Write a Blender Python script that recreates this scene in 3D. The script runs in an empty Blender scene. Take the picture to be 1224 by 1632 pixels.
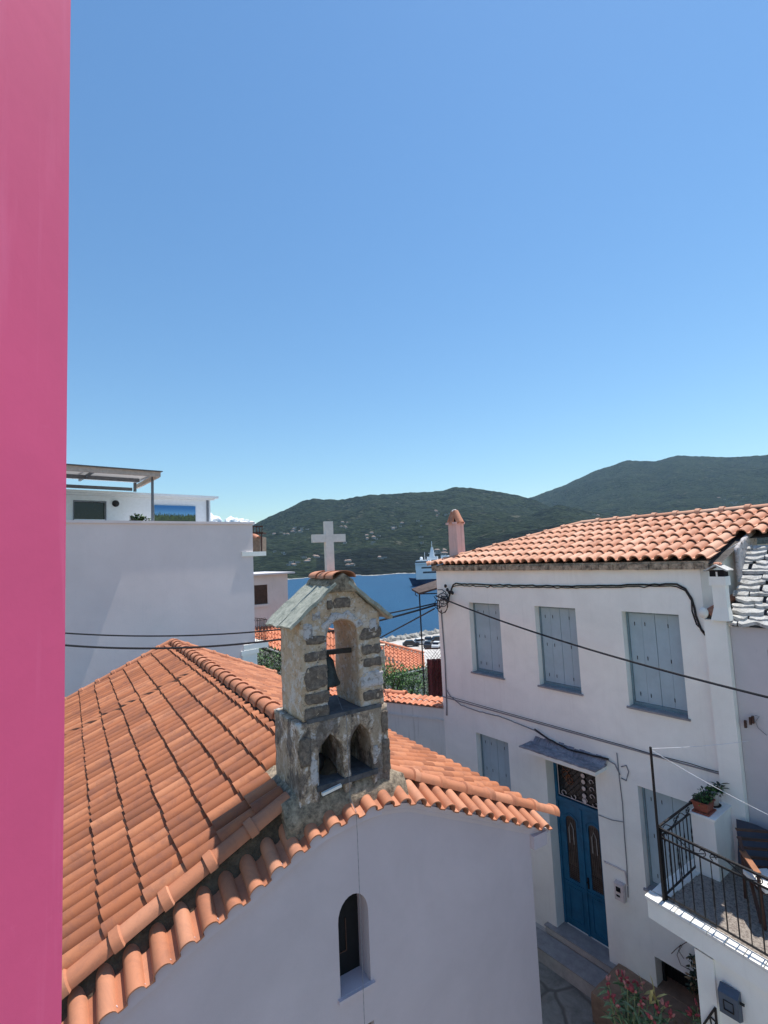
import bpy, bmesh, math, random
from math import radians, sin, cos, tan, atan2, pi, sqrt, degrees, hypot
from mathutils import Vector, Matrix, noise
from mathutils.geometry import delaunay_2d_cdt
random.seed(7)
S = bpy.context.scene
COL = S.collection

# ---------------------------------------------------------------- camera (eye at the origin, sea 25 m below)
FPX = 800.0; PITCH = radians(4.963); ROLL = radians(-2.644)
FW = Vector((0, cos(PITCH), sin(PITCH))); U0 = Vector((0, -sin(PITCH), cos(PITCH))); R0 = Vector((1, 0, 0))
RT = cos(ROLL) * R0 + sin(ROLL) * U0; UP = -sin(ROLL) * R0 + cos(ROLL) * U0
cam = bpy.data.cameras.new('Camera'); co = bpy.data.objects.new('Camera', cam); COL.objects.link(co)
cam.sensor_fit = 'VERTICAL'; cam.sensor_height = 36.0; cam.lens = FPX / 1632 * 36.0
cam.clip_start = 0.05; cam.clip_end = 60000
M = Matrix((RT, UP, -FW)).transposed().to_4x4(); co.matrix_world = M
S.camera = co
# ---------------------------------------------------------------- sky, sun, exposure
SUN_EL = radians(71.0); SUN_AZ = radians(37.0)
w = bpy.data.worlds.new('World'); S.world = w; w.use_nodes = True
nt = w.node_tree; bg = nt.nodes['Background']
sky = nt.nodes.new('ShaderNodeTexSky'); sky.sky_type = 'NISHITA'; sky.sun_disc = False
sky.sun_elevation = SUN_EL; sky.sun_rotation = pi / 2 - SUN_AZ
sky.altitude = 0; sky.air_density = 1.3; sky.dust_density = 0.15; sky.ozone_density = 1.5
hs = nt.nodes.new('ShaderNodeHueSaturation'); hs.inputs['Saturation'].default_value = 1.12
tn = nt.nodes.new('ShaderNodeMix'); tn.data_type = 'RGBA'; tn.blend_type = 'MULTIPLY'; tn.inputs[0].default_value = 1; tn.inputs[7].default_value = (.79, .94, 1.01, 1)
nt.links.new(sky.outputs[0], hs.inputs['Color']); nt.links.new(hs.outputs[0], tn.inputs[6]); nt.links.new(tn.outputs[2], bg.inputs[0]); bg.inputs[1].default_value = 0.11
sl = bpy.data.lights.new('Sun', 'SUN'); so = bpy.data.objects.new('Sun', sl); COL.objects.link(so)
sl.energy = 4.5; sl.angle = radians(0.5); sl.color = (1.0, 0.95, 0.88)
SUNV = Vector((cos(SUN_EL) * cos(SUN_AZ), cos(SUN_EL) * sin(SUN_AZ), sin(SUN_EL)))
so.rotation_euler = SUNV.to_track_quat('Z', 'Y').to_euler()
S.view_settings.view_transform = 'Standard'; S.view_settings.look = 'None'
S.view_settings.exposure = 0.43; S.view_settings.gamma = 1.0

# ---------------------------------------------------------------- frames
# w world, c chapel (Y along its ridge), h house (Y into its facade), b white block on the left, d terrace front edge
FR = {'w': 0.0, 'c': radians(32.31), 'h': radians(-52.58), 'b': radians(42.6), 'd': radians(-52.58 - 8.4)}
def ax(fr):
    a = FR[fr]; return Vector((cos(a), sin(a), 0)), Vector((-sin(a), cos(a), 0))
def W(fr, x, y, z=0.0):
    X, Y = ax(fr); return X * x + Y * y + Vector((0, 0, z))
def L(fr, P):
    X, Y = ax(fr); return P.dot(X), P.dot(Y), P.z
def ray(px, py): return (px - 612) / FPX * RT - (py - 816) / FPX * UP + FW
def onY(fr, px, py, d):                       # where a sight line meets the wall Y = d of a frame
    r = ray(px, py); n = ax(fr)[1]; return L(fr, r * (d / r.dot(n)))
def onZ(fr, px, py, z):
    r = ray(px, py); return L(fr, r * (z / r.z))

# ---------------------------------------------------------------- materials
MATS = {}
def newmat(name):
    m = bpy.data.materials.new(name); m.use_nodes = True; MATS[name] = m
    return m, m.node_tree, m.node_tree.nodes['Principled BSDF']
def coords(nt, scale=(1, 1, 1)):
    tc = nt.nodes.new('ShaderNodeTexCoord'); mp = nt.nodes.new('ShaderNodeMapping')
    mp.inputs['Scale'].default_value = scale
    nt.links.new(tc.outputs['Object'], mp.inputs[0]); return mp.outputs[0]
def tnoise(nt, vec, scale, detail=5, rough=.6, dist=0):
    n = nt.nodes.new('ShaderNodeTexNoise'); n.inputs['Scale'].default_value = scale
    n.inputs['Detail'].default_value = detail; n.inputs['Roughness'].default_value = rough
    n.inputs['Distortion'].default_value = dist
    nt.links.new(vec, n.inputs['Vector']); return n.outputs['Fac']
def ramp(nt, fac, stops):
    r = nt.nodes.new('ShaderNodeValToRGB'); e = r.color_ramp.elements
    while len(e) < len(stops): e.new(0.5)
    for i, (p, c) in enumerate(stops):
        e[i].position = p
        e[i].color = (c, c, c, 1) if isinstance(c, (int, float)) else (*c, 1)
    nt.links.new(fac, r.inputs[0]); return r.outputs[0]
def mix(nt, fac, a, b, mode='MIX'):
    m = nt.nodes.new('ShaderNodeMix'); m.data_type = 'RGBA'; m.blend_type = mode
    if isinstance(fac, (int, float)): m.inputs[0].default_value = fac
    else: nt.links.new(fac, m.inputs[0])
    for i, v in ((6, a), (7, b)):
        if isinstance(v, tuple): m.inputs[i].default_value = (*v, 1)
        else: nt.links.new(v, m.inputs[i])
    return m.outputs[2]
def bump(nt, b, h, strength=.3, dist=.01):
    n = nt.nodes.new('ShaderNodeBump'); n.inputs['Strength'].default_value = strength
    n.inputs['Distance'].default_value = dist
    nt.links.new(h, n.inputs['Height']); nt.links.new(n.outputs[0], b.inputs['Normal'])
def plain(name, col, rough=.6, metal=0, var=.15, scale=8, bs=.15, bd=.004):
    m, nt, b = newmat(name); v = coords(nt)
    n = tnoise(nt, v, scale, 8, .72)
    c2 = tuple(max(0, c * (1 - var * 2)) for c in col); c1 = tuple(min(1, c * (1 + var)) for c in col)
    nt.links.new(ramp(nt, n, [(.3, c2), (.7, c1)]), b.inputs['Base Color'])
    b.inputs['Roughness'].default_value = rough; b.inputs['Metallic'].default_value = metal
    if bs: bump(nt, b, tnoise(nt, v, scale * 6), bs, bd)
    return m
def plaster(name, col, dirt=(.30, .27, .23), dirt_amt=.25, streak=.2, scale=1.2, rough=.85, bs=.35):
    m, nt, b = newmat(name); v = coords(nt)
    big = tnoise(nt, v, scale, 6, .65, .4); fine = tnoise(nt, v, 22, 6, .7)
    c = mix(nt, ramp(nt, big, [(.35, 0.0), (.75, 1.0)]), tuple(x * .9 for x in col), tuple(min(1, x * 1.04) for x in col))
    st = tnoise(nt, coords(nt, (5, 5, .35)), 2.2, 5, .6, .3)
    sf = nt.nodes.new('ShaderNodeMath'); sf.operation = 'MULTIPLY'; sf.inputs[1].default_value = streak
    nt.links.new(ramp(nt, st, [(.55, 0.0), (.8, 1.0)]), sf.inputs[0])
    c = mix(nt, sf.outputs[0], c, dirt)
    sp = nt.nodes.new('ShaderNodeMath'); sp.operation = 'MULTIPLY'; sp.inputs[1].default_value = dirt_amt
    nt.links.new(ramp(nt, tnoise(nt, v, 5, 8, .75, .6), [(.62, 0.0), (.72, 1.0)]), sp.inputs[0])
    c = mix(nt, sp.outputs[0], c, dirt)
    nt.links.new(c, b.inputs['Base Color']); b.inputs['Roughness'].default_value = rough
    h = mix(nt, .5, fine, tnoise(nt, v, 3.5, 4, .5)); bump(nt, b, h, bs, .012)
    return m
def terracotta(name, lo, mid, hi, stain=.5, soot=(.10, .055, .05)):
    m, nt, b = newmat(name); v = coords(nt)
    g = nt.nodes.new('ShaderNodeNewGeometry')
    c = ramp(nt, g.outputs['Random Per Island'], [(0.0, lo), (.5, mid), (1.0, hi)])
    n1 = tnoise(nt, v, 1.1, 5, .6, .3)
    c = mix(nt, ramp(nt, n1, [(.42, 0.0), (.72, 1.0)]), c, mix(nt, .55, c, mid))
    n2 = tnoise(nt, v, 3.0, 8, .75, .5)
    sm = nt.nodes.new('ShaderNodeMath'); sm.operation = 'MULTIPLY'; sm.inputs[1].default_value = stain
    nt.links.new(ramp(nt, n2, [(.46, 0.0), (.66, 1.0)]), sm.inputs[0])
    c = mix(nt, sm.outputs[0], c, soot)
    n3 = tnoise(nt, v, 45, 5, .8)
    c = mix(nt, ramp(nt, n3, [(.62, 0.0), (.78, .35)]), c, (.55, .42, .33))
    nt.links.new(c, b.inputs['Base Color']); b.inputs['Roughness'].default_value = .8
    bump(nt, b, tnoise(nt, v, 60, 5, .7), .3, .004); return m

plaster('white_plaster', (.95, .945, .88), dirt_amt=.10, streak=.10)
plaster('chapel_plaster', (.61, .525, .55), dirt=(.42, .42, .46), dirt_amt=.10, streak=.06, scale=.8)
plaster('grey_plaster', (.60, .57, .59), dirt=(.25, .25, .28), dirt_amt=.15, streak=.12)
plaster('block_plaster', (.80, .71, .695), dirt=(.45, .42, .44), dirt_amt=.12, streak=.10, scale=.35)
plaster('dirty_plaster', (.76, .75, .70), dirt=(.20, .18, .12), dirt_amt=.3, streak=.5)
plaster('pink_plaster', (.62, .078, .195), dirt=(.70, .17, .32), dirt_amt=.20, streak=.35, scale=.9, bs=.10)
plaster('cream_plaster', (.66, .58, .55), dirt_amt=.2, streak=.25)
plaster('chimney_plaster', (.70, .50, .47), dirt=(.22, .16, .15), dirt_amt=.25, streak=.45, scale=2)
terracotta('chapel_tiles', (.26, .088, .038), (.40, .137, .058), (.51, .205, .10), .5, (.14, .06, .05))
terracotta('verge_tile_clay', (.42, .155, .075), (.50, .20, .105), (.57, .26, .15), .35)
terracotta('house_tile_clay', (.50, .23, .135), (.62, .32, .20), (.70, .41, .28), .25)
terracotta('far_tile_clay', (.50, .17, .085), (.58, .21, .11), (.62, .26, .15), .3)
terracotta('old_tile_clay', (.42, .15, .09), (.55, .22, .12), (.60, .30, .2), .6)
plain('channel_shade', (.13, .05, .032), .95, var=.3, scale=6)  # dark brown standing in for the shade in the tile channels
plain('mortar', (.46, .37, .265), .95, var=.45, scale=14, bs=1.0, bd=.03)
plain('brown_mortar', (.11, .08, .052), .95, var=.35, scale=9, bs=.7, bd=.02)
plain('dark_mortar', (.10, .088, .08), .95, var=.4, scale=9, bs=.7, bd=.02)
plain('cornice_stone', (.47, .37, .27), .95, var=.5, scale=10, bs=.7, bd=.02)
plain('shutter_paint', (.38, .50, .56), .55, var=.06, scale=3, bs=.25)
plain('shutter_edge', (.20, .29, .33), .6)
plain('door_paint', (.014, .135, .255), .42, var=.18, scale=4, bs=.15)
plain('iron_black', (.015, .014, .016), .5, .3, var=.3, scale=20)
plain('rust_iron', (.06, .03, .022), .7, .2, var=.5, scale=25)
plain('cable_black', (.012, .012, .014), .6)
plain('cable_grey', (.22, .22, .24), .6)
plain('white_line', (.75, .75, .78), .5, bs=0)
plain('dark_glass', (.012, .013, .016), .12, bs=0)
plain('curtain_glass', (.13, .105, .085), .3, var=.3, scale=12)
plain('leaf_mid', (.12, .20, .075), .5, var=.4, scale=15, bs=0)
plain('void_dark', (.006, .006, .008), .9, bs=0)
plain('cross_stone', (.74, .68, .63), .9, var=.08, scale=14, bs=.5)
plain('slab_dark', (.11, .11, .115), .9, var=.3, scale=8, bs=.6, bd=.01)
plain('bronze', (.05, .058, .055), .6, .3, var=.4, scale=10)
plain('marble_grey', (.50, .49, .46), .6, var=.15, scale=5)
plain('marble_tread', (.34, .34, .34), .7, var=.15, scale=6)
plain('brown_slab', (.30, .195, .13), .9, var=.2, scale=5, bs=.5)
plain('white_tile', (.82, .80, .74), .5, var=.04, scale=12)
plain('sill_stone', (.30, .29, .30), .9, var=.15)
plain('grout', (.30, .27, .24), .9)
plain('wood_brown', (.33, .13, .055), .5, var=.3, scale=9)
plain('wood_dark', (.075, .03, .018), .6, var=.3, scale=9)
plain('door_wood', (.30, .22, .16), .8, var=.25, scale=7)
plain('dry_leaf', (.30, .20, .10), .7, bs=0)
plain('tarp_blue', (.045, .06, .10), .6, var=.2, scale=3)
plain('meter_white', (.70, .62, .60), .5)
plain('box_blue', (.075, .10, .14), .5, var=.15)
plain('pot_clay', (.30, .085, .05), .75, var=.25)
plain('pot_white', (.62, .58, .55), .7)
plain('soil', (.03, .02, .015), .95)
plain('leaf_dark', (.025, .05, .022), .55, var=.5, scale=20, bs=0)
plain('leaf_green', (.10, .24, .045), .5, var=.5, scale=15, bs=0)
plain('leaf_pale', (.24, .34, .17), .5, var=.3, scale=15, bs=0)
plain('leaf_yellow', (.70, .60, .22), .5, var=.2, bs=0)
plain('petal_red', (.50, .085, .095), .55, var=.35, scale=30, bs=0)
plain('petal_pink', (.75, .30, .24), .55, var=.2, scale=30, bs=0)
plain('stem_green', (.30, .33, .14), .6, bs=0)
plain('bark', (.11, .08, .055), .9, var=.4, scale=12)
plain('red_cloth', (.20, .025, .04), .8, var=.3)
plain('awning_brown', (.09, .06, .05), .8, var=.3)
plain('penthouse_white', (.70, .76, .80), .7, var=.04)
plain('roof_metal', (.14, .15, .17), .5, .3)
plain('fascia_beige', (.55, .45, .38), .7)
m_, n_, b_ = newmat('panel_white'); tl_ = n_.nodes.new('ShaderNodeBsdfTranslucent'); tl_.inputs[0].default_value = (.30, .29, .27, 1); df_ = n_.nodes.new('ShaderNodeBsdfDiffuse'); df_.inputs[0].default_value = (.8, .8, .8, 1)
mx_ = n_.nodes.new('ShaderNodeMixShader'); mx_.inputs[0].default_value = .6; n_.links.new(tl_.outputs[0], mx_.inputs[1]); n_.links.new(df_.outputs[0], mx_.inputs[2]); n_.links.new(mx_.outputs[0], n_.nodes['Material Output'].inputs[0])
plain('grey_metal', (.16, .18, .21), .5, .2)
plain('concrete', (.50, .47, .43), .9, var=.15, scale=.4)
plain('rock', (.42, .40, .36), .9, var=.45, scale=.5, bs=.4, bd=.1)
plain('street_ground', (.07, .07, .065), .9, var=.3, scale=1.5)
plain('far_ground', (.09, .09, .07), .95, var=.4, scale=.1)
plain('ship_white', (.80, .82, .84), .4, var=.04, scale=.2, bs=0)
plain('ship_blue', (.018, .035, .09), .4, var=.1, scale=.2, bs=0)
plain('ship_window', (.01, .02, .05), .2, bs=0)
plain('far_white', (.42, .395, .36), .8, var=.1, scale=.2, bs=0)
plain('far_roof', (.30, .22, .18), .8, var=.3, scale=.2, bs=0)
plain('car_dark', (.02, .022, .03), .25, bs=0)
plain('car_white', (.70, .70, .70), .3, bs=0)
plain('rubber', (.015, .015, .015), .8, bs=0)
plain('far_cliff', (.20, .17, .145), .95, var=.4, scale=.05, bs=.3, bd=1)

def stone_mat():
    m, nt, b = newmat('old_stone'); v = coords(nt)
    n = tnoise(nt, v, 4.2, 9, .75, .3)
    c = ramp(nt, n, [(.30, (.30, .20, .13)), (.43, (.55, .41, .28)), (.60, (.64, .50, .36)), (.72, (.42, .31, .23))])
    n2 = tnoise(nt, v, 9, 10, .8, .3)
    c = mix(nt, ramp(nt, n2, [(.51, 0.0), (.56, .85)]), c, (.70, .66, .62))
    n3 = tnoise(nt, v, 17, 10, .85, .3)
    c = mix(nt, ramp(nt, n3, [(.55, 0.0), (.62, .85)]), c, (.075, .062, .055))
    nt.links.new(c, b.inputs['Base Color']); b.inputs['Roughness'].default_value = .95
    bump(nt, b, mix(nt, .5, n3, tnoise(nt, v, 30, 7, .8)), 1.0, .03)
stone_mat()
def mottled():
    m, nt, b = newmat('mottled_stone'); v = coords(nt)
    n = tnoise(nt, coords(nt, (1, 1, .7)), 7.5, 10, .82, .25)
    c = ramp(nt, n, [(.34, (.03, .026, .026)), (.43, (.16, .125, .105)), (.48, (.40, .30, .215)), (.53, (.50, .40, .30)), (.56, (.78, .73, .70)), (.66, (.62, .57, .54)), (.74, (.2, .17, .15))])
    big = tnoise(nt, coords(nt, (1, 1, .6)), 3.2, 3, .5, .3)
    c = mix(nt, ramp(nt, big, [(.50, 0.0), (.56, .75)]), c, mix(nt, ramp(nt, tnoise(nt, v, 12, 8, .8), [(.45, 0.0), (.6, 1.0)]), (.075, .065, .06), (.22, .18, .155)))
    c = mix(nt, ramp(nt, big, [(.40, .7), (.45, 0.0)]), c, (.44, .345, .25))
    c = mix(nt, ramp(nt, tnoise(nt, v, 24, 8, .85, .8), [(.56, 0.0), (.64, .9)]), c, (.05, .043, .04))
    nt.links.new(c, b.inputs['Base Color']); b.inputs['Roughness'].default_value = .95
    bump(nt, b, mix(nt, .5, n, tnoise(nt, v, 34, 7, .8)), 1.0, .035)
mottled()
def mat2(name, base, alt, s1, lo, hi, bs=.8, bd=.02, alt2=None):
    m, nt, b = newmat(name); v = coords(nt); n = tnoise(nt, v, s1, 8, .75, .7)
    c = mix(nt, ramp(nt, n, [(lo, 0.0), (hi, 1.0)]), base, alt)
    if alt2: c = mix(nt, ramp(nt, tnoise(nt, v, s1 * 3, 8, .8), [(.58, 0.0), (.66, .9)]), c, alt2)
    nt.links.new(c, b.inputs['Base Color']); b.inputs['Roughness'].default_value = .95
    bump(nt, b, tnoise(nt, v, s1 * 5, 7, .8), bs, bd); return m
mat2('basalt', (.19, .15, .12), (.36, .29, .23), 16, .45, .62, 1.0, .03, (.03, .026, .025))
mat2('lime_patch', (.66, .62, .61), (.36, .32, .29), 14, .5, .6, 1.0, .02, (.12, .10, .09))
mat2('lichen_slab', (.44, .45, .38), (.26, .28, .235), 11, .45, .60, 1.0, .02, (.10, .11, .09))
mat2('white_slate', (.60, .59, .56), (.30, .29, .27), 9, .46, .64, .6, .02, (.16, .14, .12))
mat2('canopy_slab', (.19, .19, .215), (.36, .36, .39), 5, .42, .62, .8, .02, (.05, .05, .06))
mat2('pebble_floor', (.54, .47, .40), (.26, .21, .18), 30, .45, .58, 1.0, .03)
def paving():
    m, nt, b = newmat('stone_paving'); v = coords(nt)
    vo = nt.nodes.new('ShaderNodeTexVoronoi'); vo.feature = 'DISTANCE_TO_EDGE'; vo.inputs['Scale'].default_value = 1.7
    wp = nt.nodes.new('ShaderNodeMix'); wp.data_type = 'RGBA'; wp.inputs[0].default_value = .18
    nn = nt.nodes.new('ShaderNodeTexNoise'); nn.inputs['Scale'].default_value = 2.0; nt.links.new(v, nn.inputs['Vector'])
    nt.links.new(v, wp.inputs[6]); nt.links.new(nn.outputs['Color'], wp.inputs[7]); nt.links.new(wp.outputs[2], vo.inputs['Vector'])
    n = tnoise(nt, v, 3, 7, .7, .5)
    c = ramp(nt, n, [(.3, (.14, .14, .12)), (.55, (.27, .265, .235)), (.75, (.38, .37, .33))])
    e = ramp(nt, vo.outputs['Distance'], [(.02, 1.0), (.06, 0.0)])
    c = mix(nt, e, c, (.15, .14, .12)); nt.links.new(c, b.inputs['Base Color'])
    b.inputs['Roughness'].default_value = .75; bump(nt, b, mix(nt, .6, ramp(nt, vo.outputs['Distance'], [(.0, 0.0), (.1, 1.0)]), n), .7, .04)
paving()
def hillmat(name, dark, green, bare, bare_lo=.60):
    m, nt, b = newmat(name); v = coords(nt)
    vo = nt.nodes.new('ShaderNodeTexVoronoi'); vo.inputs['Scale'].default_value = .075
    nt.links.new(v, vo.inputs['Vector'])
    n = tnoise(nt, v, .012, 8, .7, .4); f = tnoise(nt, v, .07, 6, .8)
    c = mix(nt, ramp(nt, vo.outputs['Distance'], [(.25, 1.0), (.7, 0.0)]), dark, green)
    c = mix(nt, ramp(nt, f, [(.42, .0), (.62, .8)]), c, tuple(x * .45 for x in dark))
    sm = ramp(nt, tnoise(nt, v, .02, 9, .8, .5), [(bare_lo, 0.0), (bare_lo + .10, .75)])
    c = mix(nt, sm, c, bare)
    c = mix(nt, ramp(nt, n, [(.4, 0.0), (.65, .5)]), c, tuple(x * 1.25 for x in green))
    nt.links.new(c, b.inputs['Base Color']); b.inputs['Roughness'].default_value = .95
    b.inputs['Specular IOR Level'].default_value = .1
    bump(nt, b, mix(nt, .5, vo.outputs['Distance'], f), 1.0, 22)
hillmat('hill_forest', (.007, .014, .010), (.042, .058, .030), (.20, .185, .14), .575)
hillmat('hill_dark', (.006, .009, .009), (.022, .030, .020), (.26, .20, .16), .62)
def seamat():
    m, nt, b = newmat('sea_water'); v = coords(nt)
    n = tnoise(nt, coords(nt, (1, .25, 1)), .02, 6, .7, .3)
    c = ramp(nt, n, [(.35, (.006, .048, .115)), (.7, (.009, .066, .145))])
    nt.links.new(c, b.inputs['Base Color']); b.inputs['Roughness'].default_value = .35
    b.inputs['Specular IOR Level'].default_value = .25
    bump(nt, b, tnoise(nt, v, .45, 6, .75), .9, .6)
seamat()
def cloudmat():
    m, nt, b = newmat('cloud_white'); b.inputs['Base Color'].default_value = (.95, .95, .96, 1); b.inputs['Roughness'].default_value = 1
cloudmat()
def muralmat():
    m, nt, b = newmat('mural_paint'); v = coords(nt)
    tc = nt.nodes.new('ShaderNodeTexCoord'); sp = nt.nodes.new('ShaderNodeSeparateXYZ'); nt.links.new(tc.outputs['Object'], sp.inputs[0])
    sky_c = ramp(nt, sp.outputs['Z'], [(0.2, (.16, .42, .66)), (.62, (.03, .17, .42))])
    ad = nt.nodes.new('ShaderNodeMath'); ad.operation = 'MULTIPLY_ADD'; ad.inputs[1].default_value = .75; ad.inputs[2].default_value = -.02
    nt.links.new(tnoise(nt, coords(nt, (4, 4, 1.2)), 4, 8, .85), ad.inputs[0])
    gt = nt.nodes.new('ShaderNodeMath'); gt.operation = 'LESS_THAN'; nt.links.new(sp.outputs['Z'], gt.inputs[0]); nt.links.new(ad.outputs[0], gt.inputs[1])
    gr = ramp(nt, tnoise(nt, v, 14, 6, .8), [(.4, (.012, .03, .02)), (.65, (.08, .13, .04))])
    nt.links.new(mix(nt, gt.outputs[0], sky_c, gr), b.inputs['Base Color'])
muralmat()

# ---------------------------------------------------------------- mesh builder
class MB:
    def __init__(s, fr='w'): s.fr = fr; s.v = []; s.f = []; s.m = []; s.cur = 0
    def add(s, vs, fs, m=None):
        k = len(s.v); s.v += [tuple(p) for p in vs]
        for f in fs: s.f.append(tuple(i + k for i in f)); s.m.append(s.cur if m is None else m)
        return s
    def box(s, x0, x1, y0, y1, z0, z1, m=None):
        return s.add([(x, y, z) for z in (z0, z1) for y in (y0, y1) for x in (x0, x1)],
                     [(0, 2, 3, 1), (4, 5, 7, 6), (0, 1, 5, 4), (2, 6, 7, 3), (0, 4, 6, 2), (1, 3, 7, 5)], m)
    def bar(s, a, b, wd, th=None, m=None, up=(0, 0, 1)):      # box section between two points
        th = th or wd; a = Vector(a); b = Vector(b); d = (b - a).normalized(); u = Vector(up)
        if abs(d.dot(u)) > .95: u = Vector((1, 0, 0))
        p = d.cross(u).normalized() * wd / 2; q = p.normalized().cross(d) * th / 2
        vs = [c + i * p + j * q for c in (a, b) for i, j in ((-1, -1), (1, -1), (1, 1), (-1, 1))]
        return s.add(vs, [(0, 1, 2, 3), (4, 7, 6, 5), (0, 4, 5, 1), (1, 5, 6, 2), (2, 6, 7, 3), (3, 7, 4, 0)], m)
    def tube(s, pts, r, seg=8, m=None, caps=True):
        pts = [Vector(p) for p in pts]; n = len(pts); vs = []; fs = []
        for i, p in enumerate(pts):
            d = (pts[min(i + 1, n - 1)] - pts[max(i - 1, 0)]).normalized()
            u = Vector((0, 0, 1)) if abs(d.z) < .9 else Vector((1, 0, 0))
            a = d.cross(u).normalized(); b = a.cross(d); rr = r[i] if isinstance(r, (list, tuple)) else r
            vs += [p + (a * cos(2 * pi * k / seg) + b * sin(2 * pi * k / seg)) * rr for k in range(seg)]
        for i in range(n - 1):
            for k in range(seg):
                k2 = (k + 1) % seg; fs.append((i * seg + k, i * seg + k2, (i + 1) * seg + k2, (i + 1) * seg + k))
        if caps: fs.append(tuple(range(seg))[::-1]); fs.append(tuple((n - 1) * seg + k for k in range(seg)))
        return s.add(vs, fs, m)
    def lathe(s, c, prof, seg=16, m=None):                    # prof: (radius, z) list
        vs = []; fs = []; n = len(prof)
        for r, z in prof: vs += [(c[0] + r * cos(2 * pi * k / seg), c[1] + r * sin(2 * pi * k / seg), c[2] + z) for k in range(seg)]
        for i in range(n - 1):
            for k in range(seg):
                k2 = (k + 1) % seg; fs.append((i * seg + k, i * seg + k2, (i + 1) * seg + k2, (i + 1) * seg + k))
        fs.append(tuple(range(seg))[::-1]); fs.append(tuple((n - 1) * seg + k for k in range(seg)))
        return s.add(vs, fs, m)
    def blob(s, c, r, seed=0, amp=.3, sub=2, fq=1.0, m=None, smooth=False):
        bm = bmesh.new(); bmesh.ops.create_icosphere(bm, subdivisions=sub, radius=1)
        vs = []
        for v in bm.verts:
            p = v.co.copy(); k = 1 + amp * noise.noise(p * 1.7 * fq + Vector((seed * 7.1, seed * 3.3, 0)))
            vs.append((c[0] + p.x * r[0] * k, c[1] + p.y * r[1] * k, c[2] + p.z * r[2] * k))
        fs = [tuple(q.index for q in f.verts) for f in bm.faces]; bm.free(); return s.add(vs, fs, m)
    def build(s, name, mat, parent=None, origin=None, smooth=False, **tags):
        mats = mat if isinstance(mat, (list, tuple)) else [mat]
        if origin is None:
            if parent is not None: origin = parent['_o']
            else:
                n = max(1, len(s.v)); zs = [p[2] for p in s.v]
                origin = (sum(p[0] for p in s.v) / n, sum(p[1] for p in s.v) / n, min(zs))
        o = Vector(origin)
        me = bpy.data.meshes.new(name); me.from_pydata([Vector(p) - o for p in s.v], [], s.f); me.update()
        for q in mats: me.materials.append(MATS[q])
        for p, k in zip(me.polygons, s.m): p.material_index = min(k, len(mats) - 1)
        if smooth: me.polygons.foreach_set('use_smooth', [True] * len(me.polygons))
        s_auto = smooth == 'auto'
        bm = bmesh.new(); bm.from_mesh(me)
        if not tags.get('keepn'): bmesh.ops.recalc_face_normals(bm, faces=bm.faces)
        bm.to_mesh(me); bm.free()
        if s_auto: me.set_sharp_from_angle(angle=radians(38))
        ob = bpy.data.objects.new(name, me); COL.objects.link(ob)
        if parent is not None:
            ob.parent = parent; PO = Vector(parent['_o']); ob.location = o - PO
        else:
            ob.location = W(s.fr, *o); ob.rotation_euler = (0, 0, FR[s.fr])
        ob['_o'] = tuple(o)
        for k in ('label', 'category', 'group', 'kind'):
            if tags.get(k): ob[k] = tags[k]
        return ob
def thing(name, label, cat, fr, o, group=None):
    e = bpy.data.objects.new(name, None); COL.objects.link(e); e.empty_display_size = .2
    e.location = W(fr, *o); e.rotation_euler = (0, 0, FR[fr]); e['_o'] = tuple(o)
    e['label'] = label; e['category'] = cat
    if group: e['group'] = group
    return e

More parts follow.
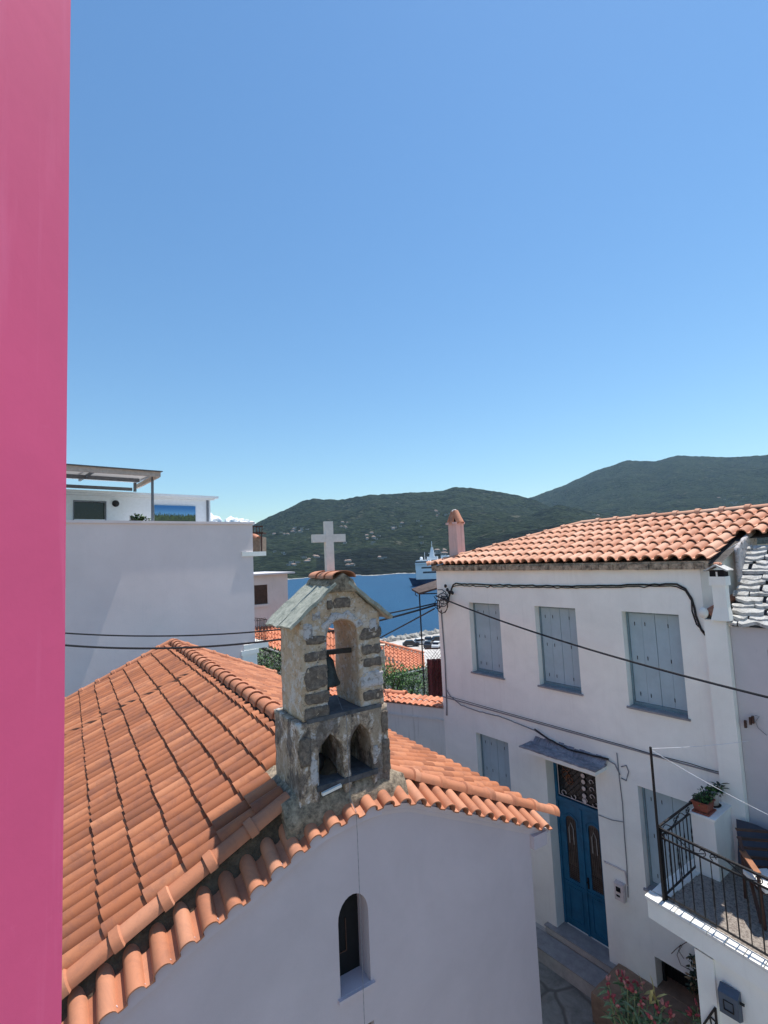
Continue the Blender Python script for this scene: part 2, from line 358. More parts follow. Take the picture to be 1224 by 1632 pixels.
def inside(pt, poly):
    x, y = pt; c = False; n = len(poly)
    for i in range(n):
        x1, y1 = poly[i]; x2, y2 = poly[(i + 1) % n]
        if (y1 > y) != (y2 > y) and x < (x2 - x1) * (y - y1) / (y2 - y1) + x1: c = not c
    return c
def densify(poly, g):
    out = []
    for i in range(len(poly)):
        a = poly[i]; b = poly[(i + 1) % len(poly)]; n = max(1, int(hypot(b[0] - a[0], b[1] - a[1]) / g + .5))
        out += [(a[0] + (b[0] - a[0]) * k / n, a[1] + (b[1] - a[1]) * k / n) for k in range(n)]
    return out
def plate(mb, outline, holes, y0, y1, g=None, m=None, amp=0.0, fq=4.0, jit=.25):
    """solid wall between Y = y0 and y1 with the given outline (x, z) and real openings; g = grid for rough walls"""
    loops = [outline] + holes
    if g: loops = [densify(p, g) for p in loops]
    pts = []; edges = []
    for p in loops:
        k = len(pts); pts += [Vector(q) for q in p]; edges += [(k + i, k + (i + 1) % len(p)) for i in range(len(p))]
    if g:
        xs = [p[0] for p in outline]; zs = [p[1] for p in outline]; rr = random.Random(3)
        x = min(xs) + g
        while x < max(xs):
            z = min(zs) + g
            while z < max(zs):
                q = (x + rr.uniform(-jit, jit) * g, z + rr.uniform(-jit, jit) * g)
                if inside(q, outline) and not any(inside(q, h) for h in holes): 
                    if min((abs(q[0] - p.x) + abs(q[1] - p.y)) for p in pts[:len(edges)]) > g * .5: pts.append(Vector(q))
                z += g
            x += g
    v2, e2, f2, *_ = delaunay_2d_cdt(pts, edges, [], 0, 1e-6)
    tri = []
    for f in f2:
        c = (sum(v2[i].x for i in f) / len(f), sum(v2[i].y for i in f) / len(f))
        if inside(c, outline) and not any(inside(c, h) for h in holes): tri.append(tuple(f))
    ny = max(1, int((y1 - y0) / g + .5)) if g else 1
    nv = len(v2); vs = []; fs = []
    for y in (y0, y1): vs += [(p.x, y, p.y) for p in v2]
    fs += [t for t in tri]; fs += [tuple(i + nv for i in t[::-1]) for t in tri]
    cnt = {}
    for t in tri:
        for i in range(len(t)):
            e = (t[i], t[(i + 1) % len(t)]); key = tuple(sorted(e)); cnt[key] = cnt.get(key, 0) + 1
    for (a, b), c in cnt.items():
        if c == 1:
            prev = (a, b)
            for k in range(1, ny + 1):
                if k == ny: cur = (a + nv, b + nv)
                else:
                    y = y0 + (y1 - y0) * k / ny
                    cur = tuple(rim_vertex(vs, q, k, v2, y) for q in (a, b))
                fs.append((prev[0], prev[1], cur[1], cur[0])); prev = cur
    RIM.clear()
    if amp:
        for i, p in enumerate(vs):
            q = Vector(p); d = noise.noise_vector(q * fq) * amp + noise.noise_vector(q * fq * 3.1) * amp * .45
            vs[i] = tuple(q + d)
    mb.add(vs, fs, m)
RIM = {}
def rim_vertex(vs, q, k, v2, y):
    if (q, k) not in RIM: RIM[(q, k)] = len(vs); vs.append((v2[q].x, y, v2[q].y))
    return RIM[(q, k)]
def rect(x0, x1, z0, z1): return [(x0, z0), (x1, z0), (x1, z1), (x0, z1)]
def arch(x0, x1, z0, zs, zt, n=10, pw=1.0):
    c = (x0 + x1) / 2; r = (x1 - x0) / 2; pts = [(x0, z0), (x1, z0)]
    for i in range(n + 1):
        a = pi * i / n; pts.append((c + r * cos(a), zs + (zt - zs) * (sin(a) ** pw)))
    return pts

# ---------------------------------------------------------------- tiles
def tile_field(mb, org, U, V, nrm, ncol, nrow, pv, cu, h=.062, lim=None, flat=.34, tilt=.030, seed=1, seg=7, thick=.016, jit=.006, m=0, eave_under=True, pw=.8, deep=0):
    """interlocking clay tiles, each its own island: U up the slope, V along the eave, barrel and pan"""
    rr = random.Random(seed); U = Vector(U).normalized(); V = Vector(V).normalized(); Nn = Vector(nrm).normalized(); org = Vector(org)
    bw = pv * (1 - flat)
    prof = [(bw / 2 - bw / 2 * cos(pi * k / seg), h * max(0, sin(pi * k / seg)) ** pw) for k in range(seg + 1)]
    prof = [(v, max(hh, .004)) for v, hh in prof] + [(bw + pv * flat * .5, .002), (pv * 1.03, .010)]
    if deep: prof = [(0, -deep)] + prof[:-2] + [(bw, -deep), (pv * 1.01, -deep)]
    for j in range(ncol):
        for i in range(nrow):
            u0 = i * cu; u1 = u0 + cu * 1.10; v0 = j * pv
            if lim:
                a, b = lim(v0 + pv / 2)
                if u1 <= a + .05 or u0 >= b - .04: continue
                u0 = max(u0, a); u1 = min(u1, b)
            ju = rr.uniform(-jit, jit); jv = rr.uniform(-jit, jit) * .5; jr = rr.uniform(-.006, .006); jt = rr.uniform(-.004, .004)
            vs = []
            for k, (uu, base) in enumerate(((u0 + ju, -thick), (u0 + ju, 0), (u1 + ju, 0), )):
                for v, hh in prof:
                    lift = tilt * (1 - (uu - u0 - ju) / max(.01, u1 - u0)) + jt if k < 2 else 0.0
                    lift = lift if k < 2 else .0
                    p = org + U * uu + V * (v0 + v + jv + (jr if k < 2 else -jr)) + Nn * (hh + lift + (base if k == 0 else 0))
                    vs.append(p)
            n = len(prof); fs = []
            for a in range(n - 1):
                fs.append((a, a + 1, n + a + 1, n + a)); fs.append((n + a, n + a + 1, 2 * n + a + 1, 2 * n + a))
            fs.append((n - 1, 2 * n - 1, 3 * n - 1))
            if i == 0 and eave_under:
                k0 = len(vs)
                for v, hh in prof: vs.append(org + U * (u0 + cu * .8) + V * (v0 + v + jv) + Nn * (hh - thick))
                for a in range(n - 1): fs.append((a, k0 + a, k0 + a + 1, a + 1))
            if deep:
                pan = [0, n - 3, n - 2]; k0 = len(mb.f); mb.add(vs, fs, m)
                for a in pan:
                    for q_ in (2 * a, 2 * a + 1): mb.m[k0 + q_] = 1  # valley and joint faces get the darker colour, painted undershadow
            else: mb.add(vs, fs, m)
def caps(mb, A, B, r, ln, up=(0, 0, 1), collar=True, m=None, seg=8, ov=.06, flatk=1.0):
    """row of half-round ridge tiles from A to B, each with a raised collar"""
    A = Vector(A); B = Vector(B); d = (B - A); n = max(1, int(d.length / ln + .5)); st = d / n; dn = d.normalized()
    side = dn.cross(Vector(up)).normalized(); upv = side.cross(dn)
    for i in range(n):
        p0 = A + st * i - dn * ov; p1 = A + st * (i + 1)
        rings = [(p0, r * 1.22, -.02), (p0, r * 1.22, 0), (p0 + dn * .085, r * 1.25, 0), (p0 + dn * .10, r * 1.03, 0), (p1, r * .95, 0)] if collar else \
                [(p0, r * 1.08, -.014), (p0, r * 1.08, 0), (p1, r * .92, 0)]
        vs = []; fs = []
        jz = random.uniform(-.004, .004)
        for p, rad, t in rings:
            for k in range(seg + 1):
                a = pi * k / seg; vs.append(p + side * cos(a) * (rad + t) + upv * (sin(a) ** .8 * (rad + t) * flatk + jz - .02))
        for q in range(len(rings) - 1):
            for k in range(seg):
                a = q * (seg + 1) + k; fs.append((a, a + 1, a + seg + 2, a + seg + 1))
        mb.add(vs, fs, m)

# ================================================================ SETTING: sea, hills, quay, ground
def interp(tab, x):
    if x <= tab[0][0]: return tab[0][1]
    for (a, p), (b, q) in zip(tab, tab[1:]):
        if x <= b:
            t = (x - a) / (b - a); return p + (q - p) * t
    return tab[-1][1]
SEA = -25.0
mb = MB('w'); N_ = 60
vs = [(x, y, SEA) for y in (95, 300, 700, 2000, 4200) for x in (-3900, -2000, -500, 0, 500, 2000, 3900)]
mb.add(vs, [(r * 7 + c, r * 7 + c + 1, r * 7 + c + 8, r * 7 + c + 7) for r in range(4) for c in range(6)])
mb.build('sea', 'sea_water', origin=(0, 0, SEA), kind='structure')
# ridges: crest height as tangent of elevation against azimuth (degrees), each at its own distance
RB = [(-60, -.01), (-34, .0), (-24, .012), (-19.5, .026), (-17.6, .0516), (-14.9, .0685), (-12.87, .087), (-10.43, .1055), (-9.22, .116), (-7.94, .1207), (-6.5, .1185), (-4.74, .117), (-2.21, .124), (2.12, .1242), (6.43, .1238), (8.22, .1294), (10.67, .124), (13.39, .1131), (16.38, .098), (17.95, .084), (19.75, .060), (24, .03), (60, .0)]
RC = [(-60, -.01), (8, .05), (13.3, .088), (16.38, .0985), (20.04, .118), (23.27, .1407), (26.32, .1522), (28.86, .1437), (30.81, .1505), (34.38, .1387), (37.88, .1333), (41.14, .1248), (50, .11), (60, .08)]
RD = [(-60, -.05), (5, -.05), (6.02, -.012), (8.89, .0143), (12.41, .0332), (15.21, .0571), (17.27, .074), (18.93, .0826), (20.2, .0809), (22.33, .0674), (24.7, .055), (31.36, .0436), (37.36, .0309), (60, .02)]
RA = [(-60, -.04), (-30, -.034), (-16, -.022), (-9, -.028), (-5.09, -.0386), (-2.58, -.0259), (-.4, -.0091), (2.5, .0047), (5.38, .0172), (7.53, .0253), (10.33, .029), (19.66, .026), (60, .02)]
def smooth(t): t = max(0, min(1, t)); return t * t * (3 - 2 * t)
def terr(az, r):
    z = SEA - 4
    wob = noise.noise(Vector((az * .35, 0, 0)))
    for tab, r0, rc, pw in ((RA, 668 + 25 * wob, 900, .75), (RB, 690 + 20 * wob, 2000, 1.0), (RD, 820, 1500, 1.0), (RC, 1300, 3300, 1.05)):
        crest = interp(tab, az) * rc
        if crest < SEA: continue
        t = (r - r0) / (rc - r0)
        if t <= 0: continue
        if t <= 1: k = t ** pw * (1.0 - .12 * sin(pi * t)); zz = SEA + (crest - SEA) * k
        else: zz = crest - (r - rc) * .35
        z = max(z, zz)
    x = r * sin(radians(az)); y = r * cos(radians(az))
    amp = min(1, max(0, (z - SEA) / 60))
    gul = noise.fractal(Vector((x * .0028, y * .0016, 1.3)), 1.0, 2.1, 4)
    z += amp * (gul * 40) * (1 - .8 * smooth((r - 1700) / 500) * 0) * interp([(0, 1), (1400, 1), (1500, .5), (1600, 1), (1850, .8), (2000, .12), (2100, .4), (3000, 1), (3300, .10), (4000, .4)], r)
    z += amp * (noise.noise(Vector((x * .03, y * .03, 5))) * 3.5 + noise.noise(Vector((x * .07, y * .07, 9))) * 2.5)
    return z
mb = MB('w'); azs = [-30 + 72 * i / 720 for i in range(721)]
rs = [640 + 12 * i for i in range(37)] + [1080 + 16 * i for i in range(60)] + [2040 + 40 * i for i in range(35)]
idx = 0
for a in azs:
    for r in rs: mb.v.append((r * sin(radians(a)), r * cos(radians(a)), terr(a, r)))
nr = len(rs)
def frange(i, j):
    return 1 if (rs[j] < 900 and azs[i] > -8) else 0
for i in range(len(azs) - 1):
    for j in range(nr - 1):
        mb.f.append((i * nr + j, i * nr + j + 1, (i + 1) * nr + j + 1, (i + 1) * nr + j)); mb.m.append(frange(i, j))
hills = mb.build('hills', ['hill_forest', 'hill_dark'], origin=(0, 0, SEA), smooth=True, kind='structure')
mb = MB('w')                                  # pale shore line under the far hills
for i in range(0, len(azs) - 1, 2):
    for r0 in (None,):
        def shore(a):
            r = 640
            while terr(a, r) < SEA - .5 and r < 900: r += 4
            return r
        r1, r2 = shore(azs[i]), shore(azs[i + 2] if i + 2 < len(azs) else azs[i])
        a1, a2 = radians(azs[i]), radians(azs[min(i + 2, len(azs) - 1)])
        h = .3 + .5 * abs(noise.noise(Vector((azs[i] * 1.3, 2, 0)))) * 2
        mb.add([((r1 - 6) * sin(a1), (r1 - 6) * cos(a1), SEA + .05), ((r2 - 6) * sin(a2), (r2 - 6) * cos(a2), SEA + .05), ((r2 + 3) * sin(a2), (r2 + 3) * cos(a2), SEA + h), ((r1 + 3) * sin(a1), (r1 + 3) * cos(a1), SEA + h)], [(0, 1, 2, 3)])
mb.build('shore', 'rock', origin=(0, 0, SEA), kind='structure')
# town ground: a sheet from the alley down to the harbour
GZ = -7.55
def gz(x, y):
    d = y
    return interp([(-60, GZ), (11, GZ), (18, -8.6), (45, -15), (95, -22.6), (112, -23.2), (400, -23.2)], d)
mb = MB('w'); gx = [-60 + 5 * i for i in range(33)]; gy = [-30, -10, 0, 3, 5, 7, 9, 11, 13, 15, 18, 24, 32, 40, 50, 60, 75, 90, 105, 118]
mb.v = [(x, y, gz(x, y)) for y in gy for x in gx]
for r in range(len(gy) - 1):
    for c in range(len(gx) - 1):
        k = r * len(gx) + c; mb.f.append((k, k + 1, k + len(gx) + 1, k + len(gx))); mb.m.append(0 if gy[r] < 18 else 1)
mb.build('ground', ['stone_paving', 'far_ground'], origin=(0, 0, GZ), kind='structure')
mb = MB('w')                                  # quay slab: parking deck behind a rock breakwater
q = [(-40, 100), (90, 100), (90, 176), (16, 151), (0, 136.5), (-40, 108)]
mb.add([(x, y, -22.9) for x, y in q] + [(x, y, -25.5) for x, y in q], [(0, 1, 2, 3, 4, 5)] + [(i, i + 6, (i + 1) % 6 + 6, (i + 1) % 6) for i in range(6)])
mb.build('quay', 'concrete', origin=(0, 120, -25), kind='structure')
rr = random.Random(5)
nrock = 0
for i in range(86):
    t = i / 86; bx = -8 + 34 * t; by = 131 + 25 * t * .98
    for k in range(2):
        m_ = MB('w'); s_ = rr.uniform(.8, 1.7)
        cx_ = bx + rr.uniform(-.6, .6) - k * .9 + 1.2; cy_ = by + rr.uniform(-.6, .6) + k * 1.9 + 1.4
        m_.blob((cx_, cy_, -23.2 - .8 * k + rr.uniform(0, .8)), (s_, s_ * rr.uniform(.6, 1), s_ * .7), seed=i * 3 + k, amp=.9, sub=1)
        m_.build('rock', 'rock', label='pale boulder of the breakwater along the quay', category='rock', group='boulders of the harbour breakwater')

# small white clouds behind the hill
def cloud(az, el, dist, wd, ht, seed):
    m_ = MB('w'); r2 = random.Random(seed); cx_ = dist * sin(radians(az)); cy_ = dist * cos(radians(az)); cz = el * dist
    for i in range(26):
        t = r2.uniform(-1, 1); hh = ht * (1 - abs(t) ** 1.5) * r2.uniform(.4, 1)
        m_.blob((cx_ + t * wd, cy_ + r2.uniform(-.3, .3) * wd, cz + hh * .5), (wd * r2.uniform(.12, .25), wd * .2, hh * .6 + ht * .12), seed=i + seed, amp=.7, sub=3, fq=1.6)
    return m_.build('cloud', 'cloud_white', smooth=True, kind='structure')
cloud(-18.9, .070, 7800, 560, 170, 4)

# ================================================================ CHAPEL (frame c)
XR, ZR, SL = 2.74, -2.42, .46                 # ridge line, slope
Y0, Y1 = 5.75, 16.75
ch = thing('chapel', 'small lavender chapel with orange clay roof and an arched window slit', 'chapel', 'c', (XR, 5.4, GZ))
lip = [(-.5, -4.26), (.22, -3.90), (.67, -3.73), (.98, -3.56), (1.58, -3.36), (1.9, -3.20), (2.4, -3.01), (2.83, -2.95), (3.2, -2.95), (3.55, -3.02), (4.62, -3.49), (5.9, -4.08)]
def lipz(x): return interp(lip, x)
out = [(-.15, -8.2), (1.85, -8.2), (1.85, -5.22), (2.97, -5.22), (2.97, -8.2), (5.63, -8.2), (5.63, lipz(5.63) - .03)]
out += [(x, lipz(x) - .02) for x in [5.2 - .25 * i for i in range(21)]] + [(-.15, lipz(-.15) - .02)]
mb = MB('c'); plate(mb, out, [arch(2.565, 2.95, -4.80, -4.04, -3.80, 12)], 5.40, 5.78)
mb.box(5.25, 5.63, 5.781, 16.7, -8.2, -4.0)
mb.box(-.15, .25, 5.781, 16.7, -8.2, -4.0)
mb.add([(-.15, 16.7, -8.2), (5.63, 16.7, -8.2), (5.63, 16.7, -3.85), (XR, 16.7, ZR - .12), (-.15, 16.7, -3.85)], [(0, 1, 2, 3, 4)])
mb.build('wall', 'chapel_plaster', ch)
mb = MB('c')                                  # moulding under the verge and eaves
for x in [-.15 + .22 * i for i in range(27)]:
    x2 = min(x + .22, 5.80); mb.add([(x, 5.372, lipz(x) - .05), (x2, 5.372, lipz(x2) - .05), (x2, 5.345, lipz(x2) + .01), (x, 5.345, lipz(x) + .01),
        (x, 5.398, lipz(x) - .12), (x2, 5.398, lipz(x2) - .12), (x2, 5.398, lipz(x2) - .02), (x, 5.398, lipz(x) - .02)],
        [(0, 1, 2, 3), (0, 4, 5, 1), (3, 2, 6, 7)])
mb.box(5.632, 5.90, 5.33, 16.7, -4.26, -4.08)
mb.build('cornice', 'chapel_plaster', ch)
mb = MB('c'); mb.box(2.53, 2.99, 5.36, 5.42, -4.84, -4.803); sl_ = mb.build('window_sill', 'chapel_plaster', ch)
mb = MB('c'); plate(mb, arch(2.5, 3.0, -4.9, -4.02, -3.72, 10), [], 5.66, 5.69)
wd = mb.build('window', 'void_dark', ch)
mb = MB('c'); mb.bar((2.6, 5.655, -4.55), (2.78, 5.655, -4.55), .012); mb.bar((2.78, 5.655, -4.55), (2.78, 5.655, -4.2), .012); mb.build('glazing_bar', 'wood_dark', wd)
mb = MB('c'); mb.box(1.86, 2.96, 5.47, 5.52, -8.0, -5.23); mb.build('door', 'door_wood', ch)
# roof deck, mortar bed and tiles
mb = MB('c')
for sgn, xe in ((-1, -.38), (1, 5.86)):
    ze = ZR - SL * abs(xe - XR) - .05
    mb.add([(XR, 5.84, ZR - .05), (xe, 5.84, ze), (xe, Y1, ze), (XR, Y1, ZR - .05), (XR, 5.84, ZR - .14), (xe, 5.84, ze - .08), (xe, Y1, ze - .08), (XR, Y1, ZR - .14)],
           [(0, 1, 2, 3), (4, 5, 6, 7), (1, 2, 6, 5), (0, 1, 5, 4), (3, 2, 6, 7)])
mb.build('roof_deck', 'dark_mortar', ch)
mb = MB('c'); q = sqrt(1 + SL * SL)
nc = 48; pv = (Y1 - Y0) / nc
org = Vector((-.38, Y0, ZR - SL * (XR + .38)))
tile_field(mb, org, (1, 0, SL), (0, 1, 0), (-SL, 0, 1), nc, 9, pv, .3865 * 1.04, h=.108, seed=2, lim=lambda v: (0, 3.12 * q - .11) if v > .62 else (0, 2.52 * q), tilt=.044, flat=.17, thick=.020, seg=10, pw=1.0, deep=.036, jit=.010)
org = Vector((5.86, Y0, ZR - SL * (5.86 - XR)))
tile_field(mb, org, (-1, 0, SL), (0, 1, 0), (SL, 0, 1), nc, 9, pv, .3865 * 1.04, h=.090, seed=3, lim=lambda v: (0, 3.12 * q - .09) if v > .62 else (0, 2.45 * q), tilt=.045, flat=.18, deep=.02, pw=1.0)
mb.build('roof_tiles', ['chapel_tiles', 'channel_shade'], ch, smooth='auto')
mb = MB('c'); rr = random.Random(11)           # verge: short barrels laid across the gable, mouths out
x = -.62; xs_ = []
while x < 5.86:
    sl_loc = (lipz(x + .1) - lipz(x - .1)) / .2; dx = .237 / sqrt(1 + sl_loc ** 2); xs_.append((x, dx)); x += dx
for x, dx in xs_:
    a = Vector((x, 5.30, lipz(x))); b = Vector((x + dx, 5.30, lipz(x + dx))); V = (b - a).normalized(); Ud = Vector((0, .47, .175)).normalized()
    Nn = V.cross(Ud).normalized(); 
    if Nn.z < 0: Nn = -Nn
    tile_field(mb, a + Nn * .01, Ud, V, Nn, 1, 1, (b - a).length, .48, h=.090, flat=.32, seed=int(x * 100) + 7, seg=9, tilt=.0, thick=.018, jit=.008)
mb.build('verge_tiles', 'verge_tile_clay', ch, smooth='auto')
mb = MB('c')                                   # plaster scallops filling the tile mouths
for x, dx in xs_:
    yp = 5.325 if x < 3.1 else 5.375; bwx = dx * .68; z0_, z1_ = lipz(x), lipz(x + dx)
    pts_ = []
    for k in range(10):
        u = k / 9; pts_.append((x + bwx * (.5 - .5 * cos(pi * u)), lipz(x + bwx * (.5 - .5 * cos(pi * u))) + .078 * sin(pi * u) ** .8 - .004))
    pts_ += [(x + dx, z1_ - .02), (x + dx, z1_ - .07), (x, z0_ - .07)]
    mb.add([(a, yp, b) for a, b in pts_] + [(a, 5.45, b) for a, b in pts_], [tuple(range(len(pts_)))] + [(k, (k + 1) % len(pts_), (k + 1) % len(pts_) + len(pts_), k + len(pts_)) for k in range(len(pts_))])
mb.build('verge_fill', 'chapel_plaster', ch)
mb = MB('c')                                   # mortar between verge and rake tiles
xs = [-.4 + .06 * i for i in range(106)]
for x in xs:
    x2 = x + .06
    def top(xx, y): 
        zr = ZR - SL * abs(xx - XR); return min(lipz(xx) + .12, zr) if y < .5 else zr + .02
    j0 = noise.noise(Vector((x * 3, 0, 0))) * .03; j1 = noise.noise(Vector((x2 * 3, 0, 0))) * .03
    mb.add([(x, 5.50, lipz(x) - .01), (x2, 5.50, lipz(x2) - .01), (x2, 5.60, lipz(x2) + .15 + j1), (x, 5.60, lipz(x) + .15 + j0), (x2, 5.67, top(x2, 1) - .10), (x, 5.67, top(x, 1) - .10), (x2, 5.86, top(x2, 1) - .04), (x, 5.86, top(x, 1) - .04)],
           [(0, 1, 2, 3), (3, 2, 4, 5), (5, 4, 6, 7)])
mb.build('mortar_bed', 'brown_mortar', ch)
mb = MB('c'); 
def zp(x): return ZR - SL * abs(x - XR)
for A_, B_, r_, ln_, up_, fk_ in (((-.42, 5.70, zp(-.42) + .005), (2.15, 5.70, zp(2.15) + .005), .112, .49, (-SL, 0, 1), .85), ((6.36, 5.62, zp(6.36) + .03), (3.42, 5.70, zp(3.42) + .03), .10, .44, (SL, 0, 1), 1),
        ((-.42, Y1 + .02, zp(-.42) + .13), (XR, Y1 + .02, zp(XR) + .13), .095, .44, (-SL, 0, 1), 1), ((5.92, Y1 + .02, zp(5.92) + .13), (XR, Y1 + .02, zp(XR) + .13), .095, .44, (SL, 0, 1), 1)):
    mb = MB('c'); caps(mb, A_, B_, r_, ln_, up=up_, flatk=fk_); mb.build('rake_tiles', 'verge_tile_clay', ch, smooth='auto')
mb = MB('c'); caps(mb, (XR, 6.35, ZR + .085), (XR, Y1 + .1, ZR + .085), .125, .40, up=(0, 0, 1)); mb.build('ridge_tiles', 'verge_tile_clay', ch, smooth='auto')
mb = MB('c'); mb.bar((-.42, Y1, zp(-.42) + .06), (XR, Y1, zp(XR) + .06), .13, .14); mb.bar((5.92, Y1, zp(5.92) + .06), (XR, Y1, zp(XR) + .06), .13, .14); mb.bar((XR, 6.4, ZR + .0), (XR, Y1, ZR + .0), .20, .13); mb.build('ridge_mortar', 'dark_mortar', ch)

# ---------------------------------------------------------------- belfry on the gable
YB = 5.48
bf = thing('belfry', 'weathered stone bellcote with two low arches on the chapel gable', 'belfry', 'c', (2.79, YB, -2.75))
mb = MB('c')                                   # lumpy mortar footing
bm = bmesh.new(); bmesh.ops.create_cube(bm, size=1); bmesh.ops.subdivide_edges(bm, edges=bm.edges[:], cuts=14, use_grid_fill=True)
vs = []
for v in bm.verts:
    p = v.co; u = p.x + .5; y = 5.43 + (p.y + .5) * 1.0; x = 2.02 + u * 1.60
    zt = -2.585 - max(0, 2.25 - x) * .55 - max(0, x - 3.3) * .5 + .02 * noise.noise(Vector((x * 3, y * 3, 2)))
    if y < 5.57: zt -= (5.57 - y) * 1.5
    z = zt - (.5 - p.z) * .5
    d = noise.noise_vector(Vector((x, y, z)) * 5) * .035; vs.append((x + d.x, y + d.y, z + d.z))
mb.add(vs, [tuple(q.index for q in f.verts) for f in bm.faces]); bm.free()
mb.build('footing', 'mortar', bf, smooth=True)
def pointed(x0, x1, z0, zs, zt, n=8):
    c = (x0 + x1) / 2; r = (x1 - x0) / 2; pts = [(x1, z0)]
    for i in range(n + 1): t = i / n; pts.append((c + r * (1 - t ** 2.1) if i < n else c, zs + (zt - zs) * t ** .8))
    for i in range(n - 1, -1, -1): t = i / n; pts.append((c - r * (1 - t ** 2.1), zs + (zt - zs) * t ** .8))
    pts.append((x0, z0)); return pts
out = [(2.19, -2.80), (2.19, -1.84), (3.375, -1.84), (3.375, -2.80)]
out += pointed(2.84, 3.14, -2.80, -2.30, -1.99) + pointed(2.43, 2.75, -2.80, -2.33, -2.02)
mb = MB('c'); plate(mb, out, [], YB, YB + .74, g=.045, amp=.012, fq=7)
mb.build('base', 'mottled_stone', bf, smooth=True)
mb = MB('c'); mb.box(2.40, 3.2, YB - .02, YB + .60, -2.62, -2.56); mb.build('floor_slab', 'slab_dark', bf)
mb = MB('c'); mb.box(2.30, 3.27, YB + .60, YB + .70, -2.7, -1.95); mb.build('niche_back', 'old_stone', bf)
AP = (2.81, -.26)
out = [(2.26, -1.835), (2.27, -.70), AP, (3.33, -.72), (3.345, -1.835)] + arch(2.585, 3.02, -1.835, -.95, -.735, 12)[1:] + [(2.585, -1.835)]
mb = MB('c'); plate(mb, out, [], YB + .02, YB + .66, g=.045, amp=.013, fq=7)
mb.build('upper_wall', 'old_stone', bf, smooth=True)
mb = MB('c'); mb.box(2.30, 3.30, YB - .005, YB + .71, -1.86, -1.815); mb.build('sill_slab', 'slab_dark', bf)
# dark ashlars and lime patches set in the mortar
def lump(name, mat, x0, x1, z0, z1, y=YB + .02, prot=.009, seed=0, side=False, par=bf, amp=.014):
    n_ = 12; pts = []; rr = random.Random(seed)
    cx_, cz_ = (x0 + x1) / 2, (z0 + z1) / 2; hx, hz = (x1 - x0) / 2, (z1 - z0) / 2
    for k in range(36):
        a = 2 * pi * k / 36; c, s_ = cos(a), sin(a); e = .28
        px = hx * (abs(c) ** e) * (1 if c > 0 else -1); pz = hz * (abs(s_) ** e) * (1 if s_ > 0 else -1)
        j = 1 + .22 * noise.noise(Vector((px * 11, pz * 11, seed * 3.1))) + .08 * noise.noise(Vector((px * 30, pz * 30, seed)))
        pts.append((cx_ + px * j, cz_ + pz * j))
    m_ = MB('c'); plate(m_, pts, [], y - prot, y + .03, g=.03, amp=amp, fq=22)
    if side:                                   # same lump turned onto the left flank
        m_.v = [(side + (p[1] - y), p[0], p[2]) for p in m_.v]
    return m_.build(name, mat, par, smooth=True)
for i, (x0, x1, z0, z1) in enumerate([(2.34, 2.60, -.99, -.90), (2.30, 2.585, -1.185, -1.075), (2.30, 2.59, -1.50, -1.245), (2.30, 2.59, -1.665, -1.535), (2.29, 2.60, -1.845, -1.70),
        (3.05, 3.335, -1.02, -.885), (3.06, 3.34, -1.205, -1.09), (3.07, 3.34, -1.36, -1.25), (3.06, 3.335, -1.76, -1.64), (2.70, 2.93, -.60, -.49), (2.62, 2.68, -.60, -.50)]):
    lump('stone_block', 'basalt', x0, x1, z0, z1, seed=i)
for i, (x0, x1, z0, z1) in enumerate([(2.20, 2.34, -2.32, -2.0), (3.29, 3.385, -2.15, -1.90), (3.29, 3.385, -2.62, -2.25)]):
    lump('stone_block', 'basalt', x0, x1, z0, z1, y=YB, seed=i + 20, prot=.012)
for i, (x0, x1, z0, z1) in enumerate([(3.03, 3.35, -1.60, -1.41), (2.30, 2.42, -.93, -.74), (3.18, 3.30, -.93, -.78), (2.42, 2.52, -.72, -.62)]):
    lump('plaster_patch', 'lime_patch', x0, x1, z0, z1, seed=i + 40, prot=.008)
for i, (x0, x1, z0, z1) in enumerate([(2.33, 2.42, -2.55, -2.28), (3.15, 3.22, -2.50, -2.30)]):
    lump('plaster_patch', 'lime_patch', x0, x1, z0, z1, y=YB, seed=i + 60, prot=.006)
pts = []                                       # whitewashed arch ring
for k in range(13): a = pi * (.12 + k / 12 * .88); pts.append((2.80 + .31 * cos(a), -.95 + (.30 + .03 * sin(k * 2.1)) * sin(a)))
for k in range(12, -1, -1): a = pi * (.12 + k / 12 * .88); pts.append((2.80 + .22 * cos(a), -.95 + .218 * sin(a)))
mb = MB('c'); plate(mb, pts, [], YB + .012, YB + .05, g=.03, amp=.012, fq=16); mb.build('arch_ring', 'lime_patch', bf, smooth=True)
# roof of two stone slabs, mortar and half-round tiles
def slab(x0, z0, x1, z1, ya, yb, th, seed, amp=.006):
    m_ = MB('c'); n_ = 16; k_ = 14; vs = []; dv = Vector((x1 - x0, 0, z1 - z0)); up = Vector((-(z1 - z0), 0, x1 - x0)).normalized()
    if up.z < 0: up = -up
    for s_ in (0, 1):
        for i in range(n_ + 1):
            for j in range(k_ + 1):
                p = Vector((x0, ya + (yb - ya) * j / k_, z0)) + dv * (i / n_) + up * th * s_
                e = noise.noise_vector(p * 6 + Vector((seed, 0, 0)))
                if i in (0, n_) or j in (0, k_): e = e * 3.0
                vs.append(p + e * amp)
    w_ = k_ + 1; o_ = (n_ + 1) * w_; fs = []
    for i in range(n_):
        for j in range(k_):
            a = i * w_ + j; fs.append((a, a + 1, a + w_ + 1, a + w_)); fs.append((o_ + a, o_ + a + 1, o_ + a + w_ + 1, o_ + a + w_))
    for i in range(n_):
        for j in (0, k_): a = i * w_ + j; fs.append((a, a + w_, o_ + a + w_, o_ + a))
    for j in range(k_):
        for i in (0, n_): a = i * w_ + j; fs.append((a, a + 1, o_ + a + 1, o_ + a))
    m_.add(vs, fs); return m_
ya, yb = YB - .06, YB + .74
